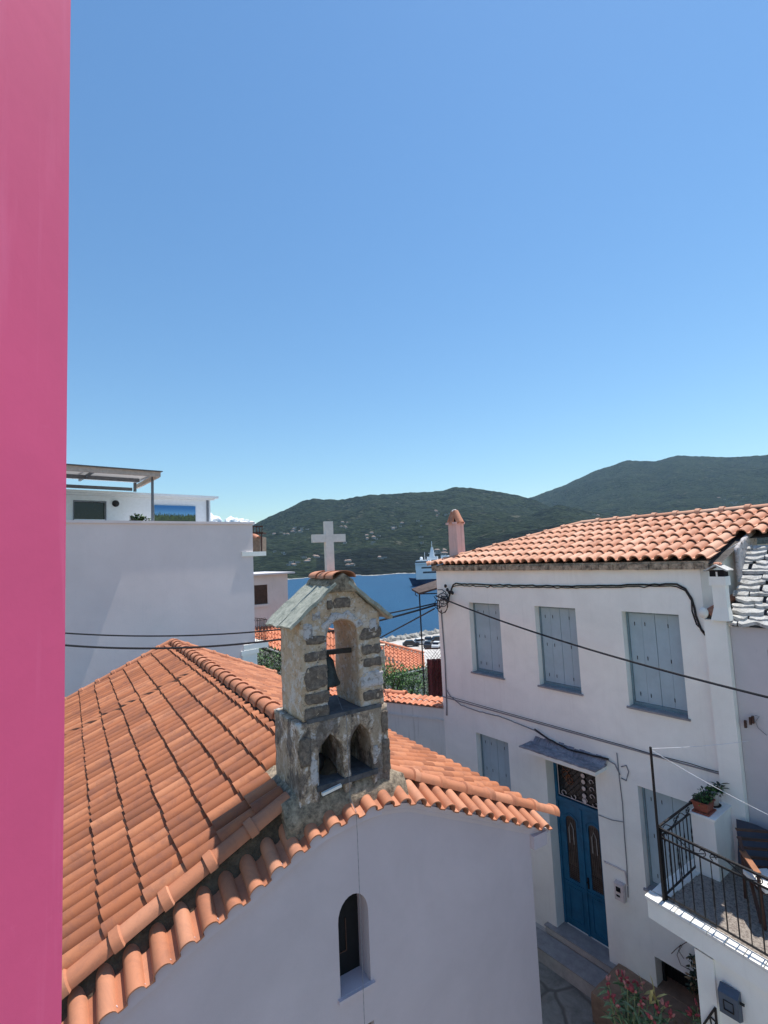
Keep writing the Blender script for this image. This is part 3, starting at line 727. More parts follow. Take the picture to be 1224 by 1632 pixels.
m1 = slab(2.13, -.79, 2.72, -.315, ya, ya + .36, .035, 1); m2 = slab(2.11, -.80, 2.73, -.305, ya + .365, yb, .032, 5)
m1.add(m2.v, m2.f); m1.build('roof_slab', 'lichen_slab', bf)
slab(3.47, -.80, 2.88, -.32, ya, yb, .04, 9).build('roof_slab', 'lichen_slab', bf)
mb = MB('c'); plate(mb, [(2.60, -.40), (3.02, -.42), (2.95, -.27), (2.82, -.185), (2.68, -.27)], [], ya + .02, yb - .04, g=.05, amp=.012, fq=9); mb.build('ridge_mortar', 'mortar', bf, smooth=True)
mb = MB('c'); 
for k in range(3):
    mb = MB('c'); caps(mb, (2.82, ya + .03 + .24 * k, -.225), (2.82, ya + .03 + .24 * k + .24, -.225), .155, .24, collar=False, flatk=.55, ov=.02, seg=10); mb.build('ridge_tile', 'verge_tile_clay', bf, smooth='auto')
mb = MB('c'); mb.box(2.775, 2.885, 5.80, 5.86, -.24, .47); mb.box(2.60, 2.774, 5.802, 5.858, .205, .305); mb.box(2.886, 3.06, 5.802, 5.858, .205, .305)
bv = mb.build('cross', 'cross_stone', None, origin=(2.83, 5.83, -.24), label='plain pale stone cross standing on the bellcote roof', category='cross')
# bell on its yoke
be = thing('bell', 'dark bronze bell hanging in the upper bellcote arch', 'bell', 'c', (2.80, YB + .33, -1.58))
mb = MB('c'); mb.lathe((2.725, YB + .30, -1.55), [(.15, 0), (.152, .02), (.13, .06), (.108, .13), (.092, .22), (.078, .29), (.045, .33), (.02, .345)], 24); mb.build('bell_body', 'bronze', be, smooth=True)
mb = MB('c'); mb.bar((2.59, YB + .34, -1.16), (3.01, YB + .20, -1.155), .06, .055); mb.build('yoke', 'iron_black', be)
mb = MB('c'); mb.tube([(2.725, YB + .3, -1.16), (2.725, YB + .3, -1.24)], .03, 8); mb.tube([(2.725, YB + .3, -1.5), (2.725, YB + .3, -1.62)], [.008, .022], 8); mb.build('clapper', 'iron_black', be)
# bell rope down the gable
mb = MB('c')
pts = [(2.82, YB + .25, -1.70), (2.80, YB + .10, -1.80), (2.79, YB - .03, -1.86), (2.785, YB - .05, -2.6), (2.775, 5.40, -2.78), (2.775, 5.27, -2.86), (2.775, 5.26, -3.1), (2.775, 5.27, -5.6)]
dense = []
for a, b in zip(pts, pts[1:]):
    a = Vector(a); b = Vector(b); n_ = max(1, int((b - a).length / .035)); dense += [a + (b - a) * k / n_ for k in range(n_)]
mb.tube(dense, [.0042 if k % 2 else .0026 for k in range(len(dense))], 5)
mb.build('bell_rope', 'cable_grey', label='thin grey chain hanging from the bellcote down the gable', category='chain')
# floodlight tucked in the left low arch, and its white batten
mb = MB('c'); mb.blob((2.53, YB + .30, -2.42), (.10, .10, .12), seed=4, amp=.2, sub=3); mb.build('floodlight', 'iron_black', smooth=True, label='black round lamp inside the left low arch', category='lamp')
mb = MB('c'); mb.bar((2.42, YB - .09, -2.62), (2.66, YB - .09, -2.585), .035, .03); mb.bar((2.42, YB - .075, -2.645), (2.64, YB - .075, -2.615), .03, .02, 1)
mb.build('strip_light', ['white_tile', 'dark_mortar'], label='short white batten on mortar below the left low arch', category='batten')

# ================================================================ HOUSE (frame h)
YF = 8.5
ho = thing('house', 'two storey white house with pale blue shutters and a hipped clay roof', 'house', 'h', (-6.2, YF, GZ))
wins = [(-8.09, -7.21, -2.69, -1.15), (-6.31, -5.41, -2.68, -1.14), (-4.53, -3.61, -2.72, -1.14), (-8.11, -7.21, -5.58, -4.02), (-4.51, -3.60, -5.62, -4.01)]
DX0, DX1, DZ0, DZ1 = -6.31, -5.27, -7.17, -4.10
GW = (-4.47, -3.35, -7.22, -6.64)
holes = [rect(*w_) for w_ in wins] + [rect(DX0, DX1, DZ0, DZ1), rect(*GW)]
mb = MB('h'); plate(mb, [(-9.12, -8.2), (-2.93, -8.2), (-2.93, -1.17), (-3.24, -1.17), (-3.24, -.43), (-9.12, -.43)], holes, YF, YF + .36)
mb.box(-9.12, -8.80, YF + .361, 14.5, -8.2, -.44)
mb.add([(-3.24, YF + .02, z) for z in (-1.5, -.40)] + [(-2.96, 9.25, z) for z in (-1.5, -.06)], [(0, 2, 3, 1)]); mb.box(-2.96, -2.935, 9.2, 11, -3, -.1)
mb.build('wall', 'white_plaster', ho)
mb = MB('h'); mb.box(-3.22, -2.93, 8.40, 8.499, -8.2, -1.17); mb.build('chimney_breast', 'white_plaster', ho)
mb = MB('h'); mb.box(-9.14, -3.222, 8.482, 8.499, -3.445, -3.425); mb.build('string_course', 'sill_stone', ho)
mb = MB('h')                                    # rough cornice under the tiles
rr = random.Random(2); x = -9.2
while x < -3.2:
    w_ = rr.uniform(.12, .22); mb.box(x, x + w_ - .006, 8.40 + rr.uniform(0, .03), 8.6, -.432 + rr.uniform(0, .012), -.33 - rr.uniform(0, .01)); x += w_
mb.box(-9.18, -3.10, 8.44, 8.7, -.425, -.30)
mb.build('cornice', 'cornice_stone', ho)
# roof: front slope, left hip, stepped eave on the right
ES, EY, EZ = .312, 8.42, -.30
RX0, RIDGE = -9.30, 2.62
qh = sqrt(1 + ES * ES)
mb = MB('h')
def rz(d): return EZ + ES * d
A = (RX0, EY, EZ); Bp = (RX0 + RIDGE, EY + RIDGE, rz(RIDGE)); R2 = (6, EY + RIDGE, rz(RIDGE))
mb.add([(RX0, EY + .03, EZ - .045), (-2.93, EY + .03, EZ - .045), (-2.93, EY + 1.16, rz(1.13) - .045), (6, EY + 1.16, rz(1.13) - .045), (6, EY + RIDGE, rz(RIDGE) - .045), (Bp[0], Bp[1], Bp[2] - .045),
        (RX0 + .03, 14.5, EZ - .045), (Bp[0], 14.5, Bp[2] - .05), (6, EY + 5.3, EZ - .05)], [(0, 1, 2, 5), (2, 3, 4, 5), (0, 5, 7, 6), (5, 4, 8, 7)])
mb.build('roof_deck', 'dark_mortar', ho)
mb = MB('h'); pvh = .2015
def lim1(v):
    X = RX0 + v
    hip = min(RIDGE, max(0, X - RX0)) * qh - .12
    return (0, hip)
n1 = int((-2.90 - RX0) / pvh)
tile_field(mb, (RX0, EY, EZ), (0, 1, ES), (1, 0, 0), (0, -ES, 1), n1, 7, pvh, RIDGE * qh / 7 * .99, h=.076, flat=.22, seed=5, lim=lim1, tilt=.044, thick=.02, pw=1.0)
tile_field(mb, (RX0 + n1 * pvh, EY, EZ), (0, 1, ES), (1, 0, 0), (0, -ES, 1), 30, 7, pvh, RIDGE * qh / 7 * .99, h=.076, flat=.22, seed=6, lim=lambda v: (1.12 * qh, RIDGE * qh - .12), tilt=.044, thick=.02, pw=1.0)
def lim2(v): return (0, min(RIDGE, v) * qh - .10)
tile_field(mb, (RX0, EY, EZ), (1, 0, ES), (0, 1, 0), (-ES, 0, 1), 26, 7, pvh, RIDGE * qh / 7 * .99, h=.058, flat=.30, seed=8, lim=lim2, tilt=.03)
mb.build('roof_tiles', 'house_tile_clay', ho, smooth='auto')
mb = MB('h')
caps(mb, (RX0 + .02, EY + .02, EZ + .03), (Bp[0], Bp[1], Bp[2] + .03), .085, .42, collar=True)
mb.build('hip_tiles', 'house_tile_clay', ho, smooth='auto'); mb = MB('h')
caps(mb, (6, R2[1], R2[2] + .03), (Bp[0], Bp[1], Bp[2] + .03), .095, .42)
mb.build('ridge_tiles', 'house_tile_clay', ho, smooth='auto')
mb = MB('h'); mb.bar((RX0 + .05, EY + .05, EZ + .005), (Bp[0], Bp[1], Bp[2] + .01), .20, .05); mb.bar((Bp[0], Bp[1], Bp[2] + .01), (6, R2[1], R2[2] + .01), .2, .06); mb.build('ridge_mortar', 'dark_mortar', ho)
mb = MB('h')                                    # rough stone cheek at the step of the eave
pts = [(9.0, -1.3), (9.9, -1.3), (9.9, .16), (9.45, .03), (9.0, -.14)]
m2_ = MB('h'); plate(m2_, pts, [], 0, .05, g=.06, amp=.02, fq=8); mb.add([(-2.95 + p[1] + .02, p[0], p[2]) for p in m2_.v], m2_.f); mb.build('gable_stonework', 'lime_patch', ho, smooth=True)
# shuttered windows
def shutter_window(x0, x1, z0, z1, name='window', split=.52, nb=(2, 2), seed=0):
    rr = random.Random(seed)
    yf = YF + .135
    fr_ = MB('h'); t = .035
    fr_.box(x0 + .002, x0 + t, yf, yf + .06, z0 + .002, z1 - .002); fr_.box(x1 - t, x1 - .002, yf, yf + .06, z0 + .002, z1 - .002)
    fr_.box(x0 + t, x1 - t, yf, yf + .06, z1 - t, z1 - .002); fr_.box(x0 + t, x1 - t, yf, yf + .06, z0 + .002, z0 + t + .02)
    f = fr_.build(name, 'shutter_edge', ho)
    a0, a1 = x0 + t + .004, x1 - t - .004; mid = a0 + (a1 - a0) * split; zz0, zz1 = z0 + t + .026, z1 - t - .005
    for (p, q_, n_) in ((a0, mid - .004, nb[0]), (mid + .004, a1, nb[1])):
        m_ = MB('h'); bw = (q_ - p) / n_
        for i in range(n_):
            y = yf + .012 + rr.uniform(0, .004); m_.box(p + bw * i + .0015, p + bw * (i + 1) - .0015, y, y + .03, zz0, zz1)
            if n_ == 2 and q_ == a1 and i == 1: continue
            for zc in (zz0 + .13, (zz0 + zz1) / 2, zz1 - .17):          # small dark vent slots
                xc = p + bw * (i + (.45 if i == 0 else .25)) + (bw * .55 if q_ == a1 else 0); sh_ = rr.uniform(-.01, .01); y2 = YF + .135 + .010; m_.add([(xc - .006, y2, zc - .03 + sh_), (xc + .006, y2, zc - .034), (xc + .008, y2, zc + .02), (xc, y2, zc + .04 + sh_), (xc - .007, y2, zc + .02)], [(0, 1, 2, 3, 4)], 1)
        s_ = m_.build('shutter', ['shutter_paint', 'iron_black'], f)
    m_ = MB('h'); m_.box(x0 - .035, x1 + .035, YF - .035, YF - .001, z0 - .035, z0 - .004); m_.box(x0 + .001, x1 - .001, YF - .001, yf - .001, z0 - .035, z0 + .001); m_.build('sill', 'sill_stone', f)
for i, w_ in enumerate(wins): shutter_window(*w_, seed=i)
# ground window: dark mesh
m_ = MB('h'); m_.box(GW[0], GW[1], YF + .33, YF + .35, GW[2], GW[3]); g_ = m_.build('window', 'void_dark', ho)
m_ = MB('h')
for k in range(20): m_.box(GW[0] + .05 * k, GW[0] + .05 * k + .004, YF + .305, YF + .308, GW[2], GW[3])
m_.box(GW[0] + .001, GW[0] + .05, YF + .20, YF + .24, GW[2], GW[3])
m_.build('grille', 'iron_black', g_)
m_ = MB('h'); m_.box(GW[0] + .002, GW[1] - .002, YF - .002, YF + .33, -7.215, -7.095); m_.build('window_ledge', 'brown_slab', ho)
# door with transom and glazed leaves
YD = YF + .24
d_ = MB('h'); t = .05
d_.box(DX0 + .002, DX0 + t, YD, YD + .08, DZ0 + .004, DZ1 - .002); d_.box(DX1 - t, DX1 - .002, YD, YD + .08, DZ0 + .004, DZ1 - .002)
d_.box(DX0 + t, DX1 - t, YD, YD + .08, DZ1 - t, DZ1 - .002); TZ = DZ1 - .72; d_.box(DX0 + t, DX1 - t, YD - .01, YD + .07, TZ - .09, TZ)
dr = d_.build('door', 'door_paint', ho)
m_ = MB('h'); m_.box(DX0 + t, DX1 - t, YD + .05, YD + .06, TZ, DZ1 - t); tr = m_.build('transom', 'dark_glass', dr)
m_ = MB('h'); a0, a1, b0, b1 = DX0 + t + .01, DX1 - t - .01, TZ + .01, DZ1 - t - .01
for k in range(-8, 16):                        # diagonal lattice
    for s_ in (1, -1):
        xs0 = a0 + k * .11; pts = []
        for u in range(0, 13):
            px = xs0 + s_ * u * .055 + (0 if s_ > 0 else .66); pz = b0 + u * .055
            if a0 < px < a1 and pz < b1: pts.append((px, YD + .03, pz))
        if len(pts) > 1: m_.tube([pts[0], pts[-1]], .004, 4)
m_.build('lattice', 'iron_black', tr)
m_ = MB('h')                                   # pale scroll ornament
for zc in (TZ + .07, TZ + .17, TZ + .30, TZ + .42, TZ + .53):
    m_ = MB('h'); m_.tube([(a0 + .56, YD + .018, zc), (a0 + .56, YD + .024, zc)], .04, 10); m_.build('disc', 'meter_white', tr)
def curl(cx_, cz_, r, a0_, a1_, th=.007):
    m_ = MB('h'); m_.tube([(cx_ + r * (1 - .5 * k / 14) * cos(a0_ + (a1_ - a0_) * k / 14), YD + .02, cz_ + r * (1 - .5 * k / 14) * sin(a0_ + (a1_ - a0_) * k / 14)) for k in range(15)], th, 5); m_.build('scroll', 'meter_white', tr)
for k in range(4): curl(a0 + .12 + .22 * k, TZ + .08, .06, pi * (k % 2), pi * (k % 2) + 4.5)
for k in range(3): curl(a0 + .72, TZ + .2 + .13 * k, .05, 0, 4.5)
m_ = MB('h'); m_.tube([(a0 + .02, YD + .02, TZ + .03), (a1 - .02, YD + .02, TZ + .03)], .008, 5); m_.tube([(a0 + .02, YD + .02, TZ + .03), (a0 + .02, YD + .02, b1 - .02)], .008, 5)
m_.build('border', 'meter_white', tr)
m_ = MB('h'); rr = random.Random(8)
for k in range(9):
    c0 = (a0 + rr.uniform(.12, .36), TZ + rr.uniform(.3, .6)); m_.tube([(c0[0] + .08 * cos(u * .6 + k) * rr.uniform(.6, 1), YD + .035, c0[1] + .07 * sin(u * .6 + k)) for u in range(9)], .006, 4)
m_.build('gilt_ornament', 'wood_brown', tr)
mid = (DX0 + DX1) / 2
for (x0, x1, sg) in ((DX0 + t + .003, mid - .003, 0), (mid + .003, DX1 - t - .003, 1)):
    z0, z1 = DZ0 + .012, TZ - .095; w2 = x1 - x0
    gx0, gx1 = x0 + .12, x1 - .12; gz0, gz1 = z0 + .86, z1 - .22
    m_ = MB('h'); plate(m_, rect(x0, x1, z0, z1), [arch(gx0, gx1, gz0, gz1 - .10, gz1, 8)], YD + .02, YD + .06)
    for (p0, p1) in ((z0 + .10, z0 + .72),):     # raised mouldings of the lower panel
        for (u0, u1, v0, v1) in ((x0 + .09, x1 - .09, p0, p0 + .02), (x0 + .09, x1 - .09, p1 - .02, p1), (x0 + .09, x0 + .11, p0 + .02, p1 - .02), (x1 - .11, x1 - .09, p0 + .02, p1 - .02)): m_.box(u0, u1, YD + .004, YD + .02, v0, v1)
    m_.box(x0 + .015, x1 - .015, YD, YD + .02, z0 + .765, z0 + .80)
    c = (gx0 + gx1) / 2; m_.tube([(gx0 - .035, YD + .015, gz1 - .16), (gx0 - .035, YD + .015, gz1 - .04), (gx0 + .02, YD + .015, gz1 + .01), (c, YD + .015, gz1 + .06), (gx1 - .02, YD + .015, gz1 + .01), (gx1 + .035, YD + .015, gz1 - .04), (gx1 + .035, YD + .015, gz1 - .16)], .012, 5)
    lf = m_.build('door_leaf', 'door_paint', dr)
    m_ = MB('h'); m_.box(gx0, gx1, YD + .045, YD + .05, gz0, gz1); m_.build('glass', 'curtain_glass', lf)
    m_ = MB('h')
    for k in range(6): xx = gx0 + (gx1 - gx0) * (k + .5) / 6; m_.tube([(xx, YD + .03, gz0 + .28), (xx, YD + .03, gz1 - .05)], .0045, 4)
    for k in range(8): m_.tube([(gx0, YD + .028, gz0 + .035 * k), (gx1, YD + .028, gz0 + .035 * k)], .0035, 4)
    for k in range(7): xx = gx0 + (gx1 - gx0) * k / 6; m_.tube([(xx, YD + .03, gz0), (xx, YD + .03, gz0 + .27)], .0035, 4)
    m_.build('grille', 'rust_iron', lf)
    m_ = MB('h'); m_.tube([(c - .045, YD + .02, gz1 - .50), (c - .045, YD + .02, gz1 - .22), (c, YD + .02, gz1 - .12), (c + .045, YD + .02, gz1 - .22), (c + .045, YD + .02, gz1 - .50)], .007, 5); m_.build('lancet_bar', 'marble_grey', lf)
m_ = MB('h'); m_.box(mid - .02, mid + .02, YD - .006, YD + .02, DZ0 + .012, TZ - .10); m_.build('astragal', 'door_paint', dr)
m_ = MB('h'); m_.blob((mid + .055, YD - .02, DZ0 + .98), (.02, .02, .02), amp=0, sub=1); m_.box(mid + .04, mid + .07, YD + .005, YD + .018, DZ0 + .86, DZ0 + 1.05); m_.build('handle', 'iron_black', dr)
# canopy over the door
m_ = MB('h'); plate(m_, rect(-6.60, -5.03, -3.905, -3.835), [], 8.12, 8.499, g=.07, amp=.006, fq=9); cn = m_.build('canopy', ['white_plaster'], ho)
m_ = MB('h'); plate(m_, rect(-6.61, -5.02, -3.84, -3.815), [], 8.105, 8.49, g=.06, amp=.010, fq=9); m_.build('canopy_slab', 'canopy_slab', cn)
m_ = MB('h')                                    # mortar fillet between canopy and wall
for k in range(14):
    x0 = -6.5 + .107 * k; h0 = .10 + .05 * noise.noise(Vector((k * .7, 1, 1))); m_.add([(x0, 8.497, -3.80 + h0), (x0 + .107, 8.497, -3.80 + h0), (x0 + .107, 8.38, -3.812), (x0, 8.38, -3.812)], [(0, 1, 2, 3)])
m_.build('flashing', 'canopy_slab', cn)
# steps
st = thing('door_steps', 'two grey marble steps below the blue double door', 'steps', 'h', (-5.8, 8.2, -7.5))
m_ = MB('h'); m_.box(-6.50, -5.14, 8.40, YD + .10, -7.30, -7.186, 0); m_.box(-6.52, -5.12, 8.385, YD, -7.185, -7.168, 1); m_.build('upper_step', ['marble_grey', 'marble_tread'], st)
m_ = MB('h'); m_.box(-6.86, -5.14, 7.99, 8.498, -7.56, -7.32, 0); m_.box(-6.88, -5.12, 7.975, 8.384, -7.319, -7.30, 1); m_.build('lower_step', ['marble_grey', 'marble_tread'], st)
m_ = MB('h'); plate(m_, rect(-5.10, -3.32, -7.56, -7.10), [], 7.62, 8.495, g=.12, amp=.012, fq=5)
m_.build('stone_bench', 'brown_slab', label='brown rendered ledge along the foot of the white house', category='ledge')
# chimneys
cy_ = thing('chimney', 'pink plastered chimney with a little tile cap on the house roof', 'chimney', 'h', (-8.99, 9.13, -.3))
m_ = MB('h'); plate(m_, [(-9.13, -.35), (-8.82, -.35), (-8.835, .70), (-9.115, .70)], [], 9.0, 9.26, g=.07, amp=.008, fq=6); m_.build('shaft', 'chimney_plaster', cy_)
m_ = MB('h'); m_.box(-9.16, -8.82, 8.96, 9.30, .70, .755); m_.build('collar', 'chimney_plaster', cy_)
m_ = MB('h')
for sx in (-1, 1):
    a = Vector((-8.99 + sx * .15, 9.13, .765)); b = Vector((-8.99 + sx * .015, 9.13, 1.03)); caps(m_, a, b, .10, .38, up=(sx, 0, .8), collar=False)
caps(m_, (-8.99, 8.99, .77), (-8.99, 9.08, 1.0), .06, .25, up=(0, -1, .4), collar=False)
m_.build('cap_tiles', 'old_tile_clay', cy_)
m_ = MB('h'); m_.blob((-8.99, 9.13, 1.045), (.06, .10, .04), seed=3, amp=.5); m_.build('cap_mortar', 'lime_patch', cy_)
m_ = MB('h'); m_.box(-9.07, -8.91, 9.06, 9.22, .756, .86); m_.build('flue', 'void_dark', cy_)
c2 = thing('chimney', 'slim white chimney with black vents and a stone cap', 'chimney', 'h', (-2.98, 8.42, -1.17))
m_ = MB('h'); m_.add([(-3.10, 8.34, -1.17), (-2.86, 8.34, -1.17), (-2.86, 8.52, -1.17), (-3.10, 8.52, -1.17), (-3.05, 8.36, -.98), (-2.88, 8.36, -.98), (-2.88, 8.5, -.98), (-3.05, 8.5, -.98)], [(0, 1, 5, 4), (1, 2, 6, 5), (2, 3, 7, 6), (3, 0, 4, 7), (4, 5, 6, 7)])
m_.box(-3.05, -2.88, 8.36, 8.5, -.98, -.66); m_.box(-3.075, -2.855, 8.34, 8.52, -.66, -.53); m_.build('shaft', 'white_plaster', c2)
m_ = MB('h'); m_.box(-3.06, -2.87, 8.35, 8.51, -.53, -.44); vt = m_.build('vent', 'void_dark', c2)
m_ = MB('h'); m_.box(-2.973, -2.953, 8.335, 8.349, -.53, -.46); m_.build('post', 'white_tile', vt)
m_ = MB('h')
for sx in (-1, 1): m_.bar((-2.965 + sx * .15, 8.43, -.445), (-2.965, 8.43, -.36), .26, .02)
m_.build('cap', 'white_slate', c2)
m_ = MB('h'); m_.blob((-2.965, 8.43, -.35), (.05, .07, .035), amp=.6, seed=5); m_.build('cap_mortar', 'old_tile_clay', c2)

# ---------------------------------------------------------------- neighbour with the white slate roof
nb = thing('neighbour_house', 'grey white house with a roof of whitewashed slates', 'house', 'h', (0, 9, GZ))
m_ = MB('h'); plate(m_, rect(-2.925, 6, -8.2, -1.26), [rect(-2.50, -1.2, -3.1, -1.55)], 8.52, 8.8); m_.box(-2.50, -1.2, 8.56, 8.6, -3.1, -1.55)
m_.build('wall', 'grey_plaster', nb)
m_ = MB('h')
for k, (z, x0) in enumerate(((-1.62, -2.47), (-1.70, -2.47), (-1.84, -2.44))): m_.bar((x0, 8.552, z), (-1.3, 8.552, z - .02), .012, .012)
m_.build('moulding', 'marble_grey', nb)
m_ = MB('h'); sr = 1.06
m_.add([(-2.9, 8.47, -1.25), (6, 8.47, -1.25), (6, 9.5, -.15), (-2.9, 9.5, -.15), (-2.9, 9.6, -1.25), (6, 9.6, -1.25)], [(0, 1, 2, 3), (0, 3, 4)]); m_.build('roof_bed', 'slab_dark', nb)
m_ = MB('h'); rr = random.Random(4)
row = 0; u = 0.0
while u < 1.45:
    x = -2.93 + rr.uniform(-.05, .05)
    while x < 1.6:
        wd_ = rr.uniform(.12, .42); th = rr.uniform(.026, .05); dp = rr.uniform(.058, .082)
        yy = 8.43 + u * .684; zz = -1.235 + u * .729; n_ = 9; pts = []
        for k in range(n_):
            xx = x + wd_ * k / (n_ - 1); e = .05 * noise.noise(Vector((xx * 6, u * 9, 0))) + rr.uniform(-.004, .004) + (.012 if k in (0, n_ - 1) else 0); pts.append((xx, e))
        vs = [];
        for (xx, e) in pts: vs.append((xx, yy + e, zz + e * .8 + th)); 
        for (xx, e) in pts: vs.append((xx, yy + e, zz + e * .8))
        tl = rr.uniform(-.01, .01)
        for (xx, e) in pts: vs.append((xx, yy + dp, zz + th * .3 + dp * .98 + tl))
        fs = []
        for k in range(n_ - 1): fs += [(k, k + 1, 2 * n_ + k + 1, 2 * n_ + k), (n_ + k, n_ + k + 1, k + 1, k)]
        fs += [(0, 2 * n_, n_), (n_ - 1, 2 * n_ - 1, 3 * n_ - 1)]
        m_.add(vs, fs); x += wd_ + rr.uniform(.01, .055)
    u += rr.uniform(.085, .12)
m_.build('slates', 'white_slate', nb)
def onX(fr, px, py, d):
    r = ray(px, py); n = ax(fr)[0]; return L(fr, r * (d / r.dot(n)))
va, vb = (-3.19, 8.50, -1.07), onX('h', 1186, 940, -2.93)
m_ = MB('h'); caps(m_, va, vb, .085, .46, collar=False, flatk=.6); m_.build('verge_tiles', 'old_tile_clay', nb)
m_ = MB('h'); m_.bar(Vector(va) - Vector((-.03, 0, .09)), Vector(vb) - Vector((-.03, 0, .09)), .13, .13); m_.build('mortar_fillet', 'dark_mortar', nb)

# ---------------------------------------------------------------- terrace
DZ = -4.6
te = thing('terrace', 'raised pebble terrace with white tile edging in front of the right wall', 'terrace', 'h', (-2.8, 7.7, GZ))
def fy(x): return 6.82 - (x + 3.62) * .19 / 1.28
cor = [(-3.62, fy(-3.62)), (0.5, fy(.5)), (.5, 8.5), (-3.50, 8.5)]
m_ = MB('h')
m_.add([(x, y, DZ - .03) for x, y in cor] + [(x, y, DZ - .27) for x, y in cor], [(0, 1, 2, 3), (4, 5, 6, 7), (0, 1, 5, 4), (0, 3, 7, 4), (1, 2, 6, 5)]); m_.build('slab', 'white_plaster', te)
m_ = MB('h'); pf = [(-3.50, fy(-3.5) + .13), (.5, fy(.5) + .13), (.5, 8.5), (-3.42, 8.5)]
m_.add([(x, y, DZ - .012) for x, y in pf] + [(x, y, DZ - .028) for x, y in pf], [(0, 1, 2, 3), (0, 1, 5, 4), (0, 3, 7, 4)]); m_.build('floor', 'pebble_floor', te)
m_ = MB('h'); x = -3.64
while x < .45:
    x2 = x + .186
    m_.add([(x, fy(x) - .02, DZ), (x2, fy(x2) - .02, DZ), (x2, fy(x2) + .13, DZ), (x, fy(x) + .13, DZ), (x, fy(x) - .02, DZ - .035), (x2, fy(x2) - .02, DZ - .035), (x2, fy(x2) + .13, DZ - .035), (x, fy(x) + .13, DZ - .035)], [(0, 1, 2, 3), (0, 1, 5, 4), (0, 4, 7, 3), (1, 2, 6, 5)]); x = x2 + .009
y = fy(-3.62) + .145
while y < 8.3:
    m_.box(-3.63 + (y - 6.8) * .06, -3.42 + (y - 6.8) * .06, y, y + .25, DZ - .035, DZ - .001); y += .258
m_.build('edge_tiles', 'white_tile', te)
m_ = MB('h'); w0 = (-3.03, fy(-3.03) + .05)
m_.add([(x, y, z) for z in (-8.2, DZ - .27) for x, y in ((w0[0], w0[1]), (.5, fy(.5) + .05), (.5, 8.4), (w0[0], 8.4))], [(0, 1, 5, 4), (0, 3, 7, 4)])
m_.build('retaining_wall', 'white_plaster', te)
m_ = MB('h'); m_.add([(x, y, z) for z in (-8.2, DZ - .30) for x, y in ((-3.05, fy(-3.05) + .02), (-2.84, fy(-2.84) + .02), (-2.84, fy(-2.84) + .049), (-3.05, fy(-3.05) + .4))], [(0, 1, 5, 4), (0, 3, 7, 4), (1, 2, 6, 5)]); m_.build('pilaster', 'white_plaster', te)
# low pier carrying the pots
m_ = MB('h'); m_.box(-3.41, -3.115, 7.82, 8.398, DZ - .01, -3.83); pr = m_.build('pier', 'white_plaster', label='low white pier on the terrace carrying two plant pots', category='pier')
m_ = MB('h'); m_.box(-3.43, -3.095, 7.80, 8.398, -3.829, -3.80); o_ = m_.build('cap', 'white_plaster', None); o_.parent = pr; o_.location = Vector(o_['_o']) - Vector(pr['_o']); o_.rotation_euler = (0, 0, 0)
# railing
ra = thing('railing', 'black wrought iron railing with scrolls round the terrace corner', 'railing', 'h', (-3.42, 6.95, DZ))
PX, PY = -3.43, fy(-3.43) + .13
def fr2(x): return fy(x) + .13
m_ = MB('h'); m_.bar((PX, PY, DZ - .01), (PX, PY, -3.70), .045); m_.build('corner_post', 'iron_black', ra)
m_ = MB('h'); m_.bar((PX, PY, -3.72), (.4, fr2(.4), -3.72), .03, .022); m_.build('front_handrail', 'iron_black', ra)
m_ = MB('h'); m_.tube([(PX, PY, -3.70), (-3.42, 7.86, -3.70)], .016, 8); m_.blob((-3.42, 7.87, -3.70), (.026,) * 3, amp=0); m_.build('side_handrail', 'iron_black', ra)
for nm, zz in (('upper_rail', -3.83), ('bottom_rail', DZ + .05)):
    m_ = MB('h'); m_.bar((PX, PY, zz), (.4, fr2(.4), zz), .014, .022); m_.bar((PX, PY, zz), (-3.42, 7.86, zz), .022, .014); m_.build(nm, 'iron_black', ra)
def twist(p, z0, z1, tw):
    m_ = MB('h')
    if tw:
        pts = [(p[0], p[1], z0 + (z1 - z0) * k / 20) for k in range(21)]; rs_ = [.006 + (.006 * abs(sin(k * 1.3)) if 5 < k < 15 else 0) for k in range(21)]; m_.tube(pts, rs_, 5)
    else: m_.bar((p[0], p[1], z0), (p[0], p[1], z1), .012)
    return m_
x = PX + .125; k = 0
while x < .35:
    twist((x, fr2(x)), DZ + .05, -3.83, k % 3 == 1).build('baluster', 'iron_black', ra); x += .125; k += 1
y = PY + .11; k = 0
while y < 7.82:
    twist((-3.43 + (y - PY) * .01, y), DZ + .05, -3.83, k % 2 == 1).build('baluster', 'iron_black', ra); y += .112; k += 1
def scroll(fn, a, b):
    m_ = MB('h'); pts = []
    for t in [i / 24 for i in range(25)]:
        u = a + (b - a) * t; z = -3.775 + .042 * sin(t * 2 * pi); pts.append(fn(u, z))
    m_.tube(pts, .006, 5)
    for uu, sg in ((a, 1), (b, -1)):
        m_.tube([fn(uu + sg * (.02 + .035 * cos(v)), -3.775 + .035 * sin(v)) for v in [i * .5 for i in range(10)]], .006, 5)
    return m_.build('scroll', 'iron_black', ra)
for k in range(6): scroll(lambda u, z: (u, fr2(u), z), PX + .04 + .6 * k, PX + .56 + .6 * k)
scroll(lambda u, z: (-3.425, u, z), PY + .04, PY + .46); scroll(lambda u, z: (-3.425, u, z), PY + .5, PY + .88)
